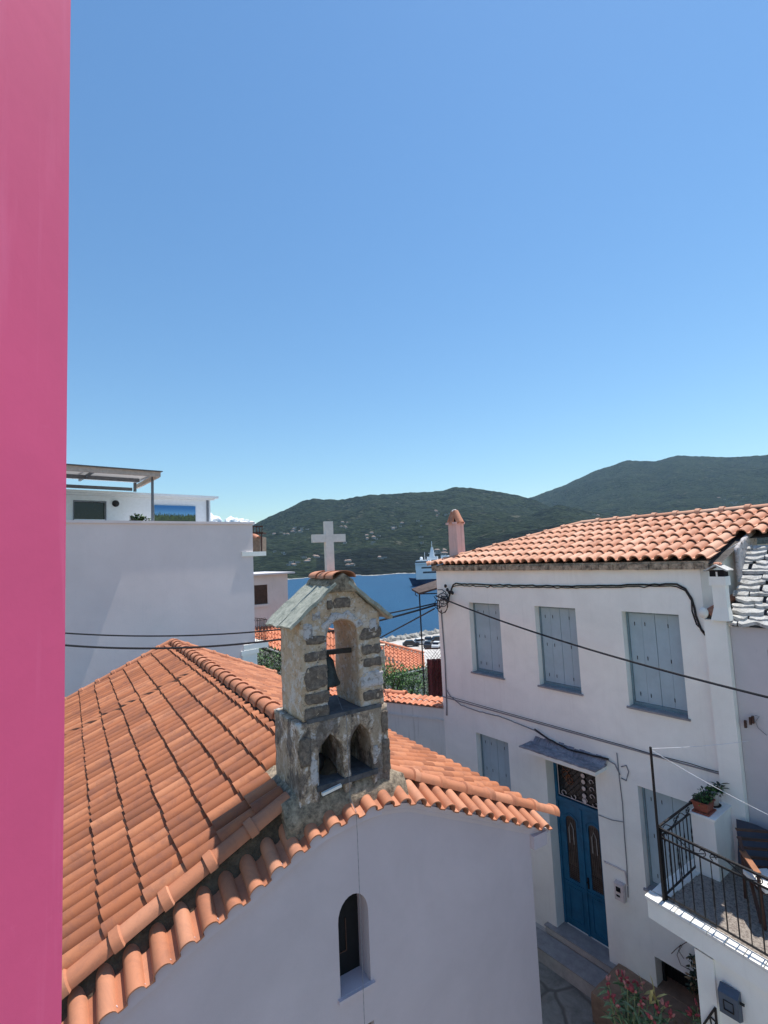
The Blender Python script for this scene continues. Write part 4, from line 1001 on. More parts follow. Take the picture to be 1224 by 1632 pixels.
# clothes-line mast
m_ = MB('h'); m_.tube([(PX - .0, PY - .045, DZ), (PX + .005, PY - .05, -2.68)], .017, 8); m_.build('mast', 'iron_black', label='thin black metal mast fixed to the terrace corner', category='pole')
def cable(name, label, a, b, sag, r, mat, fr='h', n=24, cat='cable', group=None):
    m_ = MB(fr); a = Vector(a); b = Vector(b)
    m_.tube([a + (b - a) * (k / n) - Vector((0, 0, 4 * sag * (k / n) * (1 - k / n))) for k in range(n + 1)], r, 6)
    return m_.build(name, mat, label=label, category=cat, group=group)
cable('clothes_line', 'upper white clothes line from the mast to pegs on the right wall', (PX, PY - .05, -2.70), (-2.83, 8.5, -2.86), .02, .003, 'white_line', cat='clothes line')
cable('clothes_line', 'lower white clothes line running from the mast out to the right edge', (PX, PY - .05, -2.71), (-1.9, 7.6, -3.5), .05, .003, 'white_line', cat='clothes line')

# ---------------------------------------------------------------- plants
def leaf(m_, p, d, ln, wd, up=None, m=0, bend=.25):
    p = Vector(p); d = Vector(d).normalized(); u = up or Vector((random.uniform(-1, 1), random.uniform(-1, 1), 1.2)).normalized()
    s_ = d.cross(u)
    if s_.length < .1: s_ = d.cross(Vector((1, 0, 0)))
    s_.normalize(); n_ = s_.cross(d)
    a = p + d * ln * .35 + s_ * wd / 2 - n_ * bend * ln * .1; b = p + d * ln * .35 - s_ * wd / 2 - n_ * bend * ln * .1
    c = p + d * ln * .75 + s_ * wd * .36 - n_ * bend * ln * .4; e = p + d * ln * .75 - s_ * wd * .36 - n_ * bend * ln * .4
    mid = p + d * ln * .45; tip = p + d * ln - n_ * bend * ln
    m_.add([p, a, mid, b, c, e, tip], [(0, 1, 2), (0, 2, 3), (1, 4, 2), (2, 5, 3), (2, 4, 6), (2, 6, 5)], m)
def bush(name, mat, fr, c, r, n, ls, par=None, seed=0, hol=.35, **tags):
    rr = random.Random(seed); random.seed(seed); m_ = MB(fr)
    cl = [(Vector((rr.uniform(-1, 1), rr.uniform(-1, 1), rr.uniform(-1, 1))) * .62, rr.uniform(.3, .6)) for _ in range(max(5, int(n / 60)))]
    for i in range(n):
        c0, cr = rr.choice(cl); v = Vector((rr.gauss(0, 1), rr.gauss(0, 1), rr.gauss(0, 1))).normalized() * rr.uniform(hol, 1) ** .5 * cr
        q = c0 + v; p = (c[0] + q.x * r[0], c[1] + q.y * r[1], c[2] + q.z * r[2])
        leaf(m_, p, v.normalized() + Vector((rr.uniform(-.5, .5), rr.uniform(-.5, .5), rr.uniform(-.2, .7))), ls * rr.uniform(.6, 1.3), ls * rr.uniform(.4, .6), m=rr.choice((0, 0, 1)) if isinstance(mat, list) else 0)
    return m_.build(name, mat, par, keepn=True, **tags)
pt = thing('flower_pot', 'terracotta trough of dark green succulents on the white pier', 'plant pot', 'h', (-3.32, 7.98, -3.80))
m_ = MB('h'); m_.add([(-3.37, 7.86, -3.775), (-3.21, 7.86, -3.775), (-3.21, 8.06, -3.775), (-3.37, 8.06, -3.775), (-3.395, 7.83, -3.64), (-3.185, 7.83, -3.64), (-3.185, 8.09, -3.64), (-3.395, 8.09, -3.64)], [(0, 1, 5, 4), (1, 2, 6, 5), (2, 3, 7, 6), (3, 0, 4, 7), (0, 1, 2, 3)])
m_.box(-3.402, -3.178, 7.823, 7.84, -3.66, -3.64); m_.box(-3.195, -3.178, 7.84, 8.09, -3.66, -3.64); m_.build('trough', 'pot_clay', pt)
m_ = MB('h'); m_.box(-3.385, -3.195, 7.84, 8.08, -3.66, -3.652); m_.build('soil', 'soil', pt)
m_ = MB('h'); m_.box(-3.40, -3.18, 7.83, 8.09, -3.799, -3.778); m_.build('saucer', 'pot_clay', pt)
bush('foliage', ['leaf_dark', 'leaf_green'], 'h', (-3.29, 7.96, -3.62), (.12, .15, .055), 900, .028, pt, 3)
pt = thing('flower_pot', 'round pale pot with a dark leafy plant, behind the trough', 'plant pot', 'h', (-3.27, 8.24, -3.80))
m_ = MB('h'); m_.lathe((-3.27, 8.24, -3.785), [(.065, 0), (.085, .15), (.10, .17), (.10, .19), (.085, .19)], 20); m_.build('pot', 'pot_white', pt, smooth=True)
m_ = MB('h'); m_.lathe((-3.27, 8.24, -3.799), [(.09, 0), (.10, .013)], 20); m_.build('saucer', 'soil', pt)
bush('foliage', ['leaf_dark', 'leaf_green'], 'h', (-3.27, 8.24, -3.60), (.13, .13, .05), 360, .04, pt, 5)
m_ = MB('h'); random.seed(4)
for a in range(7): leaf(m_, (-3.20, 8.34, -3.58 + .01 * a), (cos(a * 1.1), sin(a * 1.1), .5), .13, .045, Vector((0, 0, 1)))
m_.build('rosette', 'leaf_dark', pt, keepn=True)
# red lily clump rising in front of the ledge
ll = thing('lily_plant', 'tall lily clump with dark red buds in front of the ledge', 'plant', 'h', (-4.05, 6.9, GZ))
m_ = MB('h'); m_.lathe((-4.05, 6.95, GZ), [(.20, 0), (.27, .38), (.29, .40), (.29, .44), (.26, .44)], 24); m_.build('pot', 'pot_clay', ll, smooth=True)
rr = random.Random(21); random.seed(21); tops = []
sm = MB('h'); lm = MB('h'); bm_ = MB('h'); ym = MB('h')
targets = [(968, 1566), (972, 1590), (985, 1558), (994, 1560), (1000, 1575), (1006, 1568), (1012, 1582), (1020, 1600), (1032, 1592), (1018, 1570), (1046, 1612), (1058, 1605), (1068, 1622), (980, 1604), (1040, 1628), (1105, 1618), (1112, 1606), (1128, 1618)]
for i, (px, py) in enumerate(targets):
    T = Vector(onZ('h', px, py, -6.42 + rr.uniform(-.05, .10))); B_ = Vector((-4.05 + rr.uniform(-.14, .14), 6.95 + rr.uniform(-.14, .14), GZ + .44))
    if px > 1100: B_ = Vector((T.x + .1, T.y - .3, GZ + .44))
    C_ = (T + B_) / 2 + Vector((T.x - B_.x, T.y - B_.y, 0)) * .22 + Vector((0, 0, .12))
    pts = [(B_ * (1 - t) ** 2 + C_ * 2 * t * (1 - t) + T * t * t) for t in [k / 8 for k in range(9)]]
    sm.tube(pts, [.013 - .0007 * k for k in range(9)], 5)
    for k in range(2, 8):
        for s_ in range(2):
            d = Vector((rr.uniform(-1, 1), rr.uniform(-1, 1), rr.uniform(.1, .8))); leaf(lm, pts[k], d, rr.uniform(.13, .24), rr.uniform(.03, .045), m=rr.choice((0, 0, 1)), bend=.5)
    for k in range(rr.choice((4, 5, 6))):
        d = Vector((rr.uniform(-1, 1), rr.uniform(-1, 1), rr.uniform(0, 1.1))).normalized(); p = T + d * .02
        L_ = rr.uniform(.055, .095); pk = 1 if rr.random() < .35 else 0
        bm_.cur = pk; bm_.tube([p, p + d * L_ * .35, p + d * L_ * .75, p + d * L_], [.005, .018, .015, .003], 6); bm_.cur = 0
    bm_.build('flower_head', ['petal_red', 'petal_pink'], ll); bm_ = MB('h')
for (px, py, dz) in ((1035, 1600, .05), (1045, 1590, .1), (1026, 1585, 0), (1052, 1608, 0)):
    T = Vector(onZ('h', px, py, -6.45 + dz)); leaf(ym, T, (rr.uniform(-.4, .4), rr.uniform(-.4, .4), 1), .26, .065, bend=.15); leaf(ym, T, (.6, .5, .5), .17, .04, bend=.2)
sm.build('stem', 'stem_green', ll); lm.build('leaves', ['leaf_pale', 'leaf_mid'], ll, keepn=True); ym.build('yellow_leaves', 'leaf_yellow', ll, keepn=True)
# dry climber hanging by the low window
cl = thing('climber', 'straggly climber hanging beside the low dark window', 'plant', 'h', (-3.72, 8.3, -6.9))
m_ = MB('h')
for pl in ([(1121, 1500), (1098, 1499), (1084, 1508), (1079, 1522), (1085, 1538), (1100, 1546)], [(1085, 1506), (1076, 1514), (1070, 1520)], [(1088, 1505), (1082, 1516), (1090, 1528)], [(1100, 1546), (1104, 1560), (1106, 1580)]):
    m_.tube([onY('h', x, y, 8.46) for x, y in pl], .005, 5)
m_.build('stem', 'wood_dark', cl)
m_ = MB('h'); random.seed(9); rr = random.Random(9)
for i in range(170):
    t = rr.random(); px = 1108 + rr.uniform(-9, 7); py = 1520 + 60 * t; p = onY('h', px, py, 8.36 + rr.uniform(-.06, .06)); leaf(m_, p, (rr.uniform(-1, 1), rr.uniform(-1, 1), rr.uniform(-1, .3)), .07, .035, m=rr.choice((0, 0, 0, 1)))
m_.build('leaves', ['leaf_dark', 'dry_leaf'], cl, keepn=True)
for i in range(16):
    px, py = rr.uniform(990, 1105), 0; py = 1545 + (px - 990) * .66 + rr.uniform(4, 34); p = onZ('h', px, py, -7.085); m_ = MB('h'); leaf(m_, p, (rr.uniform(-1, 1), rr.uniform(-1, 1), .15), .07, .04, Vector((0, 0, 1)))
    m_.build('dead_leaf', 'dry_leaf', keepn=True, label='small dry leaf fallen on the brown ledge', category='leaf', group='dry leaves on the brown ledge')

# ---------------------------------------------------------------- things on the terrace
m_ = MB('h'); n_ = 26
vs = []
for i in range(n_ + 1):
    for j in range(14):
        t = i / n_; u = j / 13; x = -3.02 + 3.0 * t; z = -3.92 - .05 * sin(pi * t) - u * .6
        y = 8.30 - .12 * u + .035 * sin(t * 22 + u * 2) * (1 - .3 * u) + .03 * noise.noise(Vector((t * 7, u * 3, 0)))
        vs.append((x, y, z))
m_.add(vs, [(i * 14 + j, i * 14 + j + 1, (i + 1) * 14 + j + 1, (i + 1) * 14 + j) for i in range(n_) for j in range(13)])
m_.build('tarpaulin', 'tarp_blue', smooth=True, label='dark blue tarpaulin hung against the terrace back wall', category='tarpaulin')
dc = thing('deck_chair', 'brown wooden folding armchair on the pebble terrace', 'chair', 'h', (-2.55, 7.4, DZ))
def tp(px, py, z): return Vector(onZ('h', px, py, z))
a0_ = tp(1183, 1356, -3.98); a1_ = tp(1208, 1392, -4.0)
m_ = MB('h'); m_.bar(a0_, a1_, .07, .022); m_.build('armrest', 'wood_brown', dc)
dv = (a1_ - a0_); sd = Vector((dv.y, -dv.x, 0)).normalized() * .52
m_ = MB('h'); m_.bar(a0_ + sd * -1, a1_ + sd * -1, .07, .022); m_.build('armrest', 'wood_brown', dc)
for s_ in (0, -1):
    o_ = sd * s_
    for (p, q_) in ((a0_ + o_ + Vector((0, 0, .14)) - dv * .15, a1_ + o_ - Vector((0, 0, .6)) - dv * .1), (a1_ + o_ - Vector((0, 0, .02)), a1_ + o_ + Vector((0, 0, -.6)) + dv * .1), (a0_ + o_ - Vector((0, 0, .02)), a0_ + o_ + Vector((0, 0, -.6)) - dv * .1)):
        m_ = MB('h'); m_.bar(p, q_, .035, .03); m_.build('leg', 'wood_dark', dc)
m_ = MB('h')
for k in range(6): p = a0_ + dv * (.1 + .16 * k) - Vector((0, 0, .24)); m_.bar(p, p - sd, .05, .015)
m_.build('seat', 'wood_dark', dc)
m_ = MB('h')
for k in range(5): p = a0_ - dv * .15 + Vector((0, 0, -.22 + .1 * k)) - dv * (.05 * k); m_.bar(p, p - sd, .05, .015)
m_.build('backrest', 'wood_dark', dc)
m_ = MB('h'); p = tp(1203, 1388, -4.15); q_ = tp(1240, 1420, -4.15); m_.bar(p, q_, .30, .05); ob = m_.build('cushion', 'white_tile', label='white cushion lying beside the wooden armchair', category='cushion')
# wall fittings
sp = thing('electric_meter', 'white electricity meter box on the wall right of the blue door', 'meter', 'h', (-4.93, 8.44, -6.0))
m_ = MB('h'); m_.box(-5.03, -4.86, 8.42, 8.499, -6.00, -5.72); bm2 = m_.build('casing', 'meter_white', sp)
m_ = MB('h'); m_.box(-5.02, -4.87, 8.405, 8.42, -5.99, -5.73); m_.build('cover', 'meter_white', sp)
m_ = MB('h'); m_.box(-4.99, -4.91, 8.40, 8.404, -5.85, -5.77); m_.box(-4.99, -4.93, 8.40, 8.404, -5.93, -5.90); m_.build('dial_window', 'dark_glass', sp)
lb = thing('letterbox', 'slate blue metal letterbox on the wall under the terrace', 'letterbox', 'h', (-2.66, 6.68, -5.42))
def lw(px, py, off=0): return onY('d', px, py, 0)
yb_ = fy(-2.66) + .045
m_ = MB('h'); bx0, bx1 = -2.775, -2.575
m_.add([(bx0, yb_, -5.40), (bx1, yb_, -5.40), (bx1, yb_, -5.09), (bx0, yb_, -5.09), (bx0, yb_ - .10, -5.36), (bx1, yb_ - .10, -5.36), (bx1, yb_ - .11, -5.13), (bx0, yb_ - .11, -5.13), (bx0, yb_ - .03, -5.08), (bx1, yb_ - .03, -5.08)],
       [(4, 5, 6, 7), (0, 1, 5, 4), (7, 6, 9, 8), (8, 9, 2, 3), (0, 4, 7, 8, 3), (1, 2, 9, 6, 5)])
m_.build('box', 'box_blue', lb)
m_ = MB('h')
for (u0, u1, v0, v1) in ((-2.725, -2.625, -5.30, -5.294), (-2.725, -2.625, -5.20, -5.194), (-2.725, -2.719, -5.294, -5.20), (-2.631, -2.625, -5.294, -5.20)): m_.box(u0, u1, yb_ - .115, yb_ - .104, v0, v1)
m_.build('panel_rim', 'iron_black', lb)
m_ = MB('h'); m_.tube([(-2.57, yb_ - .06, -5.17), (-2.53, yb_ - .06, -5.17)], .015, 8); m_.build('latch', 'iron_black', lb)
g_ = thing('gate', 'small dark iron gate at the foot of the terrace pilaster', 'gate', 'h', (-3.0, 6.75, -5.9))
m_ = MB('h'); p0 = Vector(onY('h', 1122, 1632, 6.72)); p1 = Vector(onY('h', 1140, 1606, 6.72)); p2 = Vector(onY('h', 1143, 1640, 6.72)); p3 = p0 - Vector((0, 0, .5)); p4 = p2 - Vector((0, 0, .5))
m_.bar(p0, p1, .022); m_.bar(p1, p2, .022); m_.bar(p0, p3, .02); m_.bar(p2, p4, .02); m_.bar(p3, p4, .02); m_.build('frame', 'iron_black', g_)
m_ = MB('h'); m_.bar((p0 + p1) / 2, (p1 + p2) / 2 + Vector((0, 0, -.05)), .012); m_.bar((p0 + p1) / 2, p4, .012); m_.bar((p1 + p2) / 2, p3, .012); m_.build('brace', 'iron_black', g_)
# cables along the facade
def wallcable(pts, r, mat, label, cat='cable', y=8.485, name='cable', wig=0.0, fr='h', group=None):
    P_ = [Vector(onY(fr, x, y_, y)) for x, y_ in pts]; out_ = []
    for a, b in zip(P_, P_[1:]):
        n_ = max(1, int((b - a).length / .08))
        for k in range(n_): out_.append(a + (b - a) * k / n_ + Vector((0, 0, wig * noise.noise(Vector((len(out_) * .8, r * 900, 0))))))
    out_.append(P_[-1]); m_ = MB(fr); m_.tube(out_, r, 6); return m_.build(name, mat, label=label, category=cat, group=group, smooth=True)
top = [(712, 962), (716, 950), (722, 932), (727, 930), (777, 932), (838, 933), (912, 934), (990, 933), (1010, 932), (1078, 931), (1092, 938), (1102, 954), (1107, 970), (1109, 982), (1118, 1004), (1126, 1014)]
wallcable(top, .016, 'cable_black', 'thick black cable bundle sagging under the house eaves', wig=.015)
wallcable([(x, y + 3) for x, y in top[2:-4]] + [(1103, 975), (1110, 995), (1122, 1007)], .010, 'cable_black', 'thinner black cable hanging just below the eaves bundle', wig=.03)
wallcable([(703, 972), (706, 1010), (709, 1050), (711, 1100), (712, 1125), (712, 1140)], .016, 'cable_grey', 'grey conduit down the left corner of the house')
wallcable([(711, 1098), (718, 1110), (735, 1124), (760, 1133), (800, 1143), (852, 1164), (880, 1183), (920, 1200), (965, 1209), (980, 1218), (988, 1235)], .010, 'cable_grey', 'grey cable drooping over the door canopy', wig=.012, y=8.47)
wallcable([(852, 1162), (875, 1178), (905, 1194), (940, 1203), (970, 1210)], .014, 'cable_black', 'black cable lying along the top of the canopy', wig=.01, y=8.44)
wallcable([(983, 1200), (987, 1240), (992, 1280), (995, 1330), (999, 1380), (1001, 1430)], .008, 'cable_grey', 'thin cable dropping beside the blue door to the meter')
wallcable([(990, 1222), (998, 1220), (1002, 1230), (998, 1244), (990, 1240)], .009, 'cable_grey', 'coil of grey cable on the wall right of the canopy')
wallcable([(954, 1299), (975, 1307), (993, 1310)], .006, 'cable_grey', 'short thin wire running from the door jamb')
wallcable([(963, 1373), (980, 1381), (996, 1389), (1000, 1412)], .013, 'meter_white', 'white pipe curving down to the meter box')
wallcable([(1148, 1231), (1125, 1225), (1100, 1217), (1040, 1202), (1000, 1190), (900, 1162), (800, 1134), (712, 1109)], .006, 'cable_black', 'dark cable along the string course, run full length as its shadow line', y=8.47)  # dark line also stands in for the shadow under the ledge
# bundle of insulators at the house corner
ins = thing('cable_bracket', 'tangle of black cable loops and insulators at the house corner', 'cable bracket', 'h', (-9.0, 8.4, -.9))
m_ = MB('h'); rr = random.Random(3)
for (px, py) in ((710, 934), (713, 940), (716, 944), (721, 945)): p = onY('h', px, py, 8.40); m_.blob(p, (.035, .035, .045), seed=px, amp=.1, sub=2)
m_.build('insulator', 'cable_black', ins)
m_ = MB('h')
for k in range(9):
    cx_, cy2 = 703 + rr.uniform(-5, 7), 957 + rr.uniform(-9, 9); rx, rz_ = rr.uniform(4, 11), rr.uniform(5, 14); a_ = rr.uniform(0, 6)
    m_.tube([onY('h', cx_ + rx * cos(a_ + t * .7), cy2 + rz_ * sin(a_ + t * .7), 8.40 - .02 * (k % 3)) for t in range(8)], rr.uniform(.006, .012), 5)
m_.build('loop', 'cable_black', ins)
E_ = Vector(W('h', -9.05, 8.38, -1.22))
cable('overhead_cable', 'upper black overhead cable passing behind the bellcote', (-9.3, 11.6, -1.15), (E_.x, E_.y, -1.2), .48, .018, 'cable_black', fr='w', n=40)
cable('overhead_cable', 'lower black overhead cable passing behind the bellcote', (-9.3, 11.4, -1.33), (E_.x, E_.y, -1.24), .62, .024, 'cable_black', fr='w', n=40)
cable('overhead_cable', 'black cable dropping to the roofs left of the house corner', (-1.6, 17.5, -3.35), (E_.x - .05, E_.y, -1.33), .02, .018, 'cable_black', fr='w')
rE = ray(1260, 1120); p2_ = rE * 6.0
cable('overhead_cable', 'thick black cable slanting across the house front to the right', (E_.x, E_.y - .04, -1.02), tuple(p2_), .13, .016, 'cable_black', fr='w', n=40)
# pegs on the right wall
for k, (px, py) in enumerate(((1188, 1154), (1196, 1149), (1200, 1147))):
    p = onY('h', px, py, 8.47); m_ = MB('h'); m_.box(p[0] - .012, p[0] + .012, p[1] - .02, p[1] + .02, p[2] - .05, p[2] + .05); m_.build('clothes_peg', 'wood_dark', label='brown clothes peg hanging on the line by the right wall', category='clothes peg', group='clothes pegs by the right wall')
wallcable([(1203, 1140), (1210, 1142), (1204, 1150), (1208, 1160), (1222, 1172)], .004, 'cable_grey', 'thin grey wire loop on the right wall', y=8.49)
wallcable([(1143, 1520), (1148, 1560), (1151, 1590), (1147, 1597)], .008, 'cable_grey', 'thin pipe on the wall left of the letterbox', y=6.76)
jb = thing('junction_box', 'round white cover on the chimney breast below the cables', 'junction box', 'h', (-3.2, 8.3, -1.3))
m_ = MB('h'); m_.blob((-3.20, 8.37, -1.07), (.07, .05, .08), amp=.1, sub=3); m_.build('cover', 'white_tile', jb, smooth=True)

# ---------------------------------------------------------------- low wall between chapel and house, with its tile strip
gw = thing('garden_wall', 'dirty white wall with a strip of clay tiles left of the house', 'wall', 'w', (.3, 13.2, -9))
c0 = Vector(W('h', -9.12, 8.50)); dr_ = Vector((-sin(radians(61.6)), cos(radians(61.6)), 0)); nr_ = Vector((dr_.y, -dr_.x, 0)) * -1
if nr_.y < 0: nr_ = -nr_
c1 = c0 + dr_ * 6.0; m_ = MB('w'); zt = -3.72
def seg(m_, a, b, y0, y1, z0, z1, m=None): m_.add([tuple(p + nr_ * y + Vector((0, 0, z))) for z in (z0, z1) for y in (y0, y1) for p in (a, b)], [(0, 2, 3, 1), (4, 5, 7, 6), (0, 1, 5, 4), (2, 6, 7, 3), (0, 4, 6, 2), (1, 3, 7, 5)], m)
seg(m_, c0, c1, 0, .3, -9, zt); m_.build('wall', 'dirty_plaster', gw)
m_ = MB('w'); seg(m_, c0, c1, -.03, -.001, zt - .28, zt - .25); m_.build('ledge', 'dirty_plaster', gw)
m_ = MB('w'); sv = (c1 - c0).normalized()
tile_field(m_, c0 + nr_ * -.06 + Vector((0, 0, zt + .02)), nr_ + Vector((0, 0, .13)), sv, Vector((0, 0, 1)) - nr_ * .13, 37, 2, .16, .28, h=.035, seed=12)
m_.build('coping_tiles', 'far_tile_clay', gw)
m_ = MB('w'); caps(m_, c0 + dr_ * 1.3 + nr_ * .5 + Vector((0, 0, zt + .11)), c1 + nr_ * .5 + Vector((0, 0, zt + .12)), .085, .42); m_.build('ridge_tiles', 'far_tile_clay', gw)
m_ = MB('w'); seg(m_, c0, c1, .31, .8, -9, zt - .03); m_.build('core', 'dirty_plaster', gw)

# ================================================================ WHITE BLOCK ON THE LEFT (frame b)
BN = 19.1
bk = thing('apartment_block', 'tall white block with roof terrace and small corner balconies', 'building', 'b', (5, BN, GZ - 1))
m_ = MB('b'); m_.box(-2, 10.08, BN, BN + .3, -12, 1.55); m_.box(9.8, 10.08, BN + .301, BN + 7, -12, 1.55); m_.box(-2, 9.79, BN + .301, BN + 7, 1.25, 1.32); m_.build('wall', 'block_plaster', bk)
m_ = MB('b'); m_.box(-2, 10.16, BN - .06, BN + .36, 1.55, 1.64); m_.build('coping', 'block_plaster', bk)
for (z, zz, nm) in ((.41, .18, 'balcony_slab'), (-3.32, .22, 'balcony_slab')):
    m_ = MB('b'); x0 = 9.57; m_.box(x0, 10.66, BN - .05, BN + 1.6, z - zz, z); m_.build(nm, 'white_plaster', bk)
m_ = MB('b'); m_.box(9.45, 10.2, BN - .07, BN + .5, -3.72, -3.545); m_.box(9.5, 10.14, BN - .04, BN + .4, -4.6, -3.721); m_.build('corbel', 'white_plaster', bk)
rl = MB('b')
for k in range(8): x = 10.12 + .07 * k; rl.bar((x, BN - .03, -3.32), (x, BN - .03, -2.42), .012)
for k in range(9): rl.bar((10.62, BN + .15 * k, -3.32), (10.62, BN + .15 * k, -2.42), .012)
for z in (-3.2, -2.42): rl.bar((10.1, BN - .03, z), (10.63, BN - .03, z), .02); rl.bar((10.62, BN - .03, z), (10.62, BN + 1.3, z), .02)
for k in range(4): rl.tube([(10.12 + .13 * k + .06 * cos(u * .5), BN - .03, -2.40 + .06 * sin(u * .5)) for u in range(8)], .007, 4)
rl.build('balcony_railing', 'rust_iron', bk)
m_ = MB('b'); m_.box(10.081, 10.10, BN + .3, BN + 1.2, -3.3, -1.2); m_.build('balcony_door', 'wood_dark', bk)
# penthouse and its painted panel
PN = 21.2
m_ = MB('b'); plate(m_, rect(-2, 9.20, 1.3, 2.86), [rect(4.03, 5.07, 1.86, 2.52)], PN, PN + .2); m_.box(9.0, 9.19, PN + .201, PN + 4, 1.3, 2.86); m_.build('penthouse_wall', 'penthouse_white', bk)
m_ = MB('b'); m_.box(-2, 9.50, PN - .18, PN + 4.2, 2.84, 2.93); m_.box(-2, 9.34, PN - .10, PN - .005, 2.76, 2.839); m_.build('penthouse_roof', 'penthouse_white', bk)
m_ = MB('b'); m_.box(4.03, 5.07, PN + .12, PN + .14, 1.86, 2.52); wn = m_.build('window', 'dark_glass', bk)
m_ = MB('b'); m_.box(4.0, 5.1, PN - .02, PN, 2.52, 2.56); m_.box(4.0, 4.03, PN - .02, PN + .05, 1.8, 2.52); m_.box(5.07, 5.1, PN - .02, PN + .05, 1.8, 2.52); m_.build('frame', 'grey_metal', wn)
m_ = MB('b'); m_.box(6.85, 8.52, PN - .05, PN - .004, 1.7, 2.47); m_.build('mural', 'mural_paint', bk, origin=(7.7, PN, 1.75))
m_ = MB('b'); m_.box(9.02, 9.10, PN - .06, PN - .005, 1.3, 2.75); m_.build('downpipe', 'grey_metal', bk)
m_ = MB('b'); m_.lathe((0, 0, 0), [(.12, 0), (.13, .03), (.10, .07), (.03, .09)], 16); m_.v = [(5.42 + x, PN - z, 2.48 + y) for x, y, z in m_.v]; m_.build('wall_lamp', 'iron_black', bk)
# pergola roof
pg = MB('b'); pg.box(-2, 6.28, 18.72, 18.80, 3.22, 3.40); pg.build('fascia', 'fascia_beige', bk)
m_ = MB('b'); m_.box(-2, 6.34, 18.66, 18.90, 3.405, 3.435); m_.box(6.16, 6.34, 18.901, 21.6, 3.405, 3.435)
for k in range(3): m_.box(-.6 + k * 2.3, -.54 + k * 2.3, 18.901, 21.5, 3.405, 3.43)
m_.build('terrace_roof', 'roof_metal', bk)
m_ = MB('b'); m_.add([(-2, 18.81, 3.39), (6.22, 18.81, 3.39), (6.22, 21.5, 3.39), (-2, 21.5, 3.39)], [(0, 1, 2, 3)]); m_.build('ceiling', 'panel_white', bk)
m_ = MB('b'); m_.bar((6.22, 18.8, 3.28), (6.22, 21.3, 3.20), .09, .16); m_.build('end_beam', 'fascia_beige', bk)
m_ = MB('b'); m_.box(-2, 6.0, 20.2, 20.3, 3.22, 3.355); m_.bar((4.2, 18.8, 3.31), (4.2, 21.2, 3.31), .07, .08); m_.box(-2, 6.0, 21.1, 21.18, 3.0, 3.12); m_.bar((5.95, 20.6, 3.25), (5.95, 20.6, 2.9), .09); m_.build('beam', 'grey_metal', bk)
m_ = MB('b'); m_.bar((6.17, 19.28, 1.6), (6.17, 19.28, 3.36), .075); m_.build('post', 'grey_metal', bk)
bush('shrub', ['leaf_dark', 'leaf_green'], 'b', (6.0, 19.9, 1.72), (.45, .3, .16), 300, .12, None, 31, label='low green plant peeping over the white parapet by the post', category='plant')
# timber balcony beyond, right of the block
tb = thing('timber_balcony', 'dark timber roof balcony poking out behind the white block', 'balcony', 'w', (-7.9, 30.6, -4))
def far(px, py, d): r = ray(px, py); return r * (d / r.dot(FW))
m_ = MB('w'); D_ = 27
def quadpx(m_, x0, x1, y0, y1, d, th, m=None):
    a, b = far(x0, y1, d), far(x1, y1, d); c, e = far(x1, y0, d), far(x0, y0, d); t = Vector((0, th, 0))
    m_.add([tuple(q) for q in (a, b, c, e, a + t, b + t, c + t, e + t)], [(0, 1, 2, 3), (4, 5, 6, 7), (0, 1, 5, 4), (1, 2, 6, 5), (2, 3, 7, 6), (3, 0, 4, 7)], m)
for x in (403, 408, 413, 417): quadpx(m_, x, x + 1, 838, 850, D_, .06)
quadpx(m_, 400, 419, 838, 840, D_, .06); quadpx(m_, 400, 419, 848, 850.5, D_, .8); quadpx(m_, 415.5, 417.5, 850, 884, D_, .1); m_.build('railing', 'wood_dark', tb)
m_ = MB('w'); quadpx(m_, 400, 414, 855, 884, D_ + .5, 1.5); m_.build('wall', 'door_wood', tb)
m_ = MB('w'); a = far(399, 851, D_ + .2); b = far(412, 858, D_ - .3); caps(m_, a, b, .16, .5, collar=False); m_.build('roof_tiles', 'old_tile_clay', tb)

# ================================================================ MIDDLE DISTANCE
def house_far(name, label, px0, px1, pyt, d, depth, ztop_over=None, zb=-16, yaw=0, roof='flat', mat='cream_plaster', wins=(), group=None):
    pass
mh = thing('house', 'pale flat roofed house with a brown shutter window by the sea', 'house', 'c', (0, 30, -14))
# front wall on a plane parallel to the chapel gable
MY = 29.0
a = onY('c', 380, 912, MY); b = onY('c', 458, 914, MY)
m_ = MB('c'); w0_ = onY('c', 405, 933, MY); w1_ = onY('c', 427, 962, MY); w2_ = onY('c', 424, 980, MY)
plate(m_, rect(a[0], b[0], -14, b[2]), [rect(w0_[0], w1_[0], w1_[2], w0_[2])], MY, MY + .25); m_.box(b[0] - .25, b[0], MY + .251, MY + 5, -14, b[2]); m_.build('wall', 'cream_plaster', mh)
m_ = MB('c'); m_.box(a[0], b[0] + .35, MY - .35, MY + 5.2, b[2], b[2] + .09); m_.build('roof', 'grey_plaster', mh)
m_ = MB('c'); m_.box(w0_[0], w1_[0], MY + .08, MY + .12, w1_[2], w0_[2]); wn = m_.build('window', 'wood_dark', mh)
m_ = MB('c')
for k in range(12): z = w1_[2] + (w0_[2] - w1_[2]) * (k + .5) / 12; m_.box(w0_[0] + .05, w1_[0] - .08, MY + .06, MY + .079, z - .03, z + .03)
m_.build('louvre', 'wood_dark', wn)
m_ = MB('c'); m_.box(w0_[0] - .08, w1_[0] + .08, MY - .08, MY - .002, w1_[2] - .16, w1_[2] - .02); m_.build('sill', 'cream_plaster', wn)
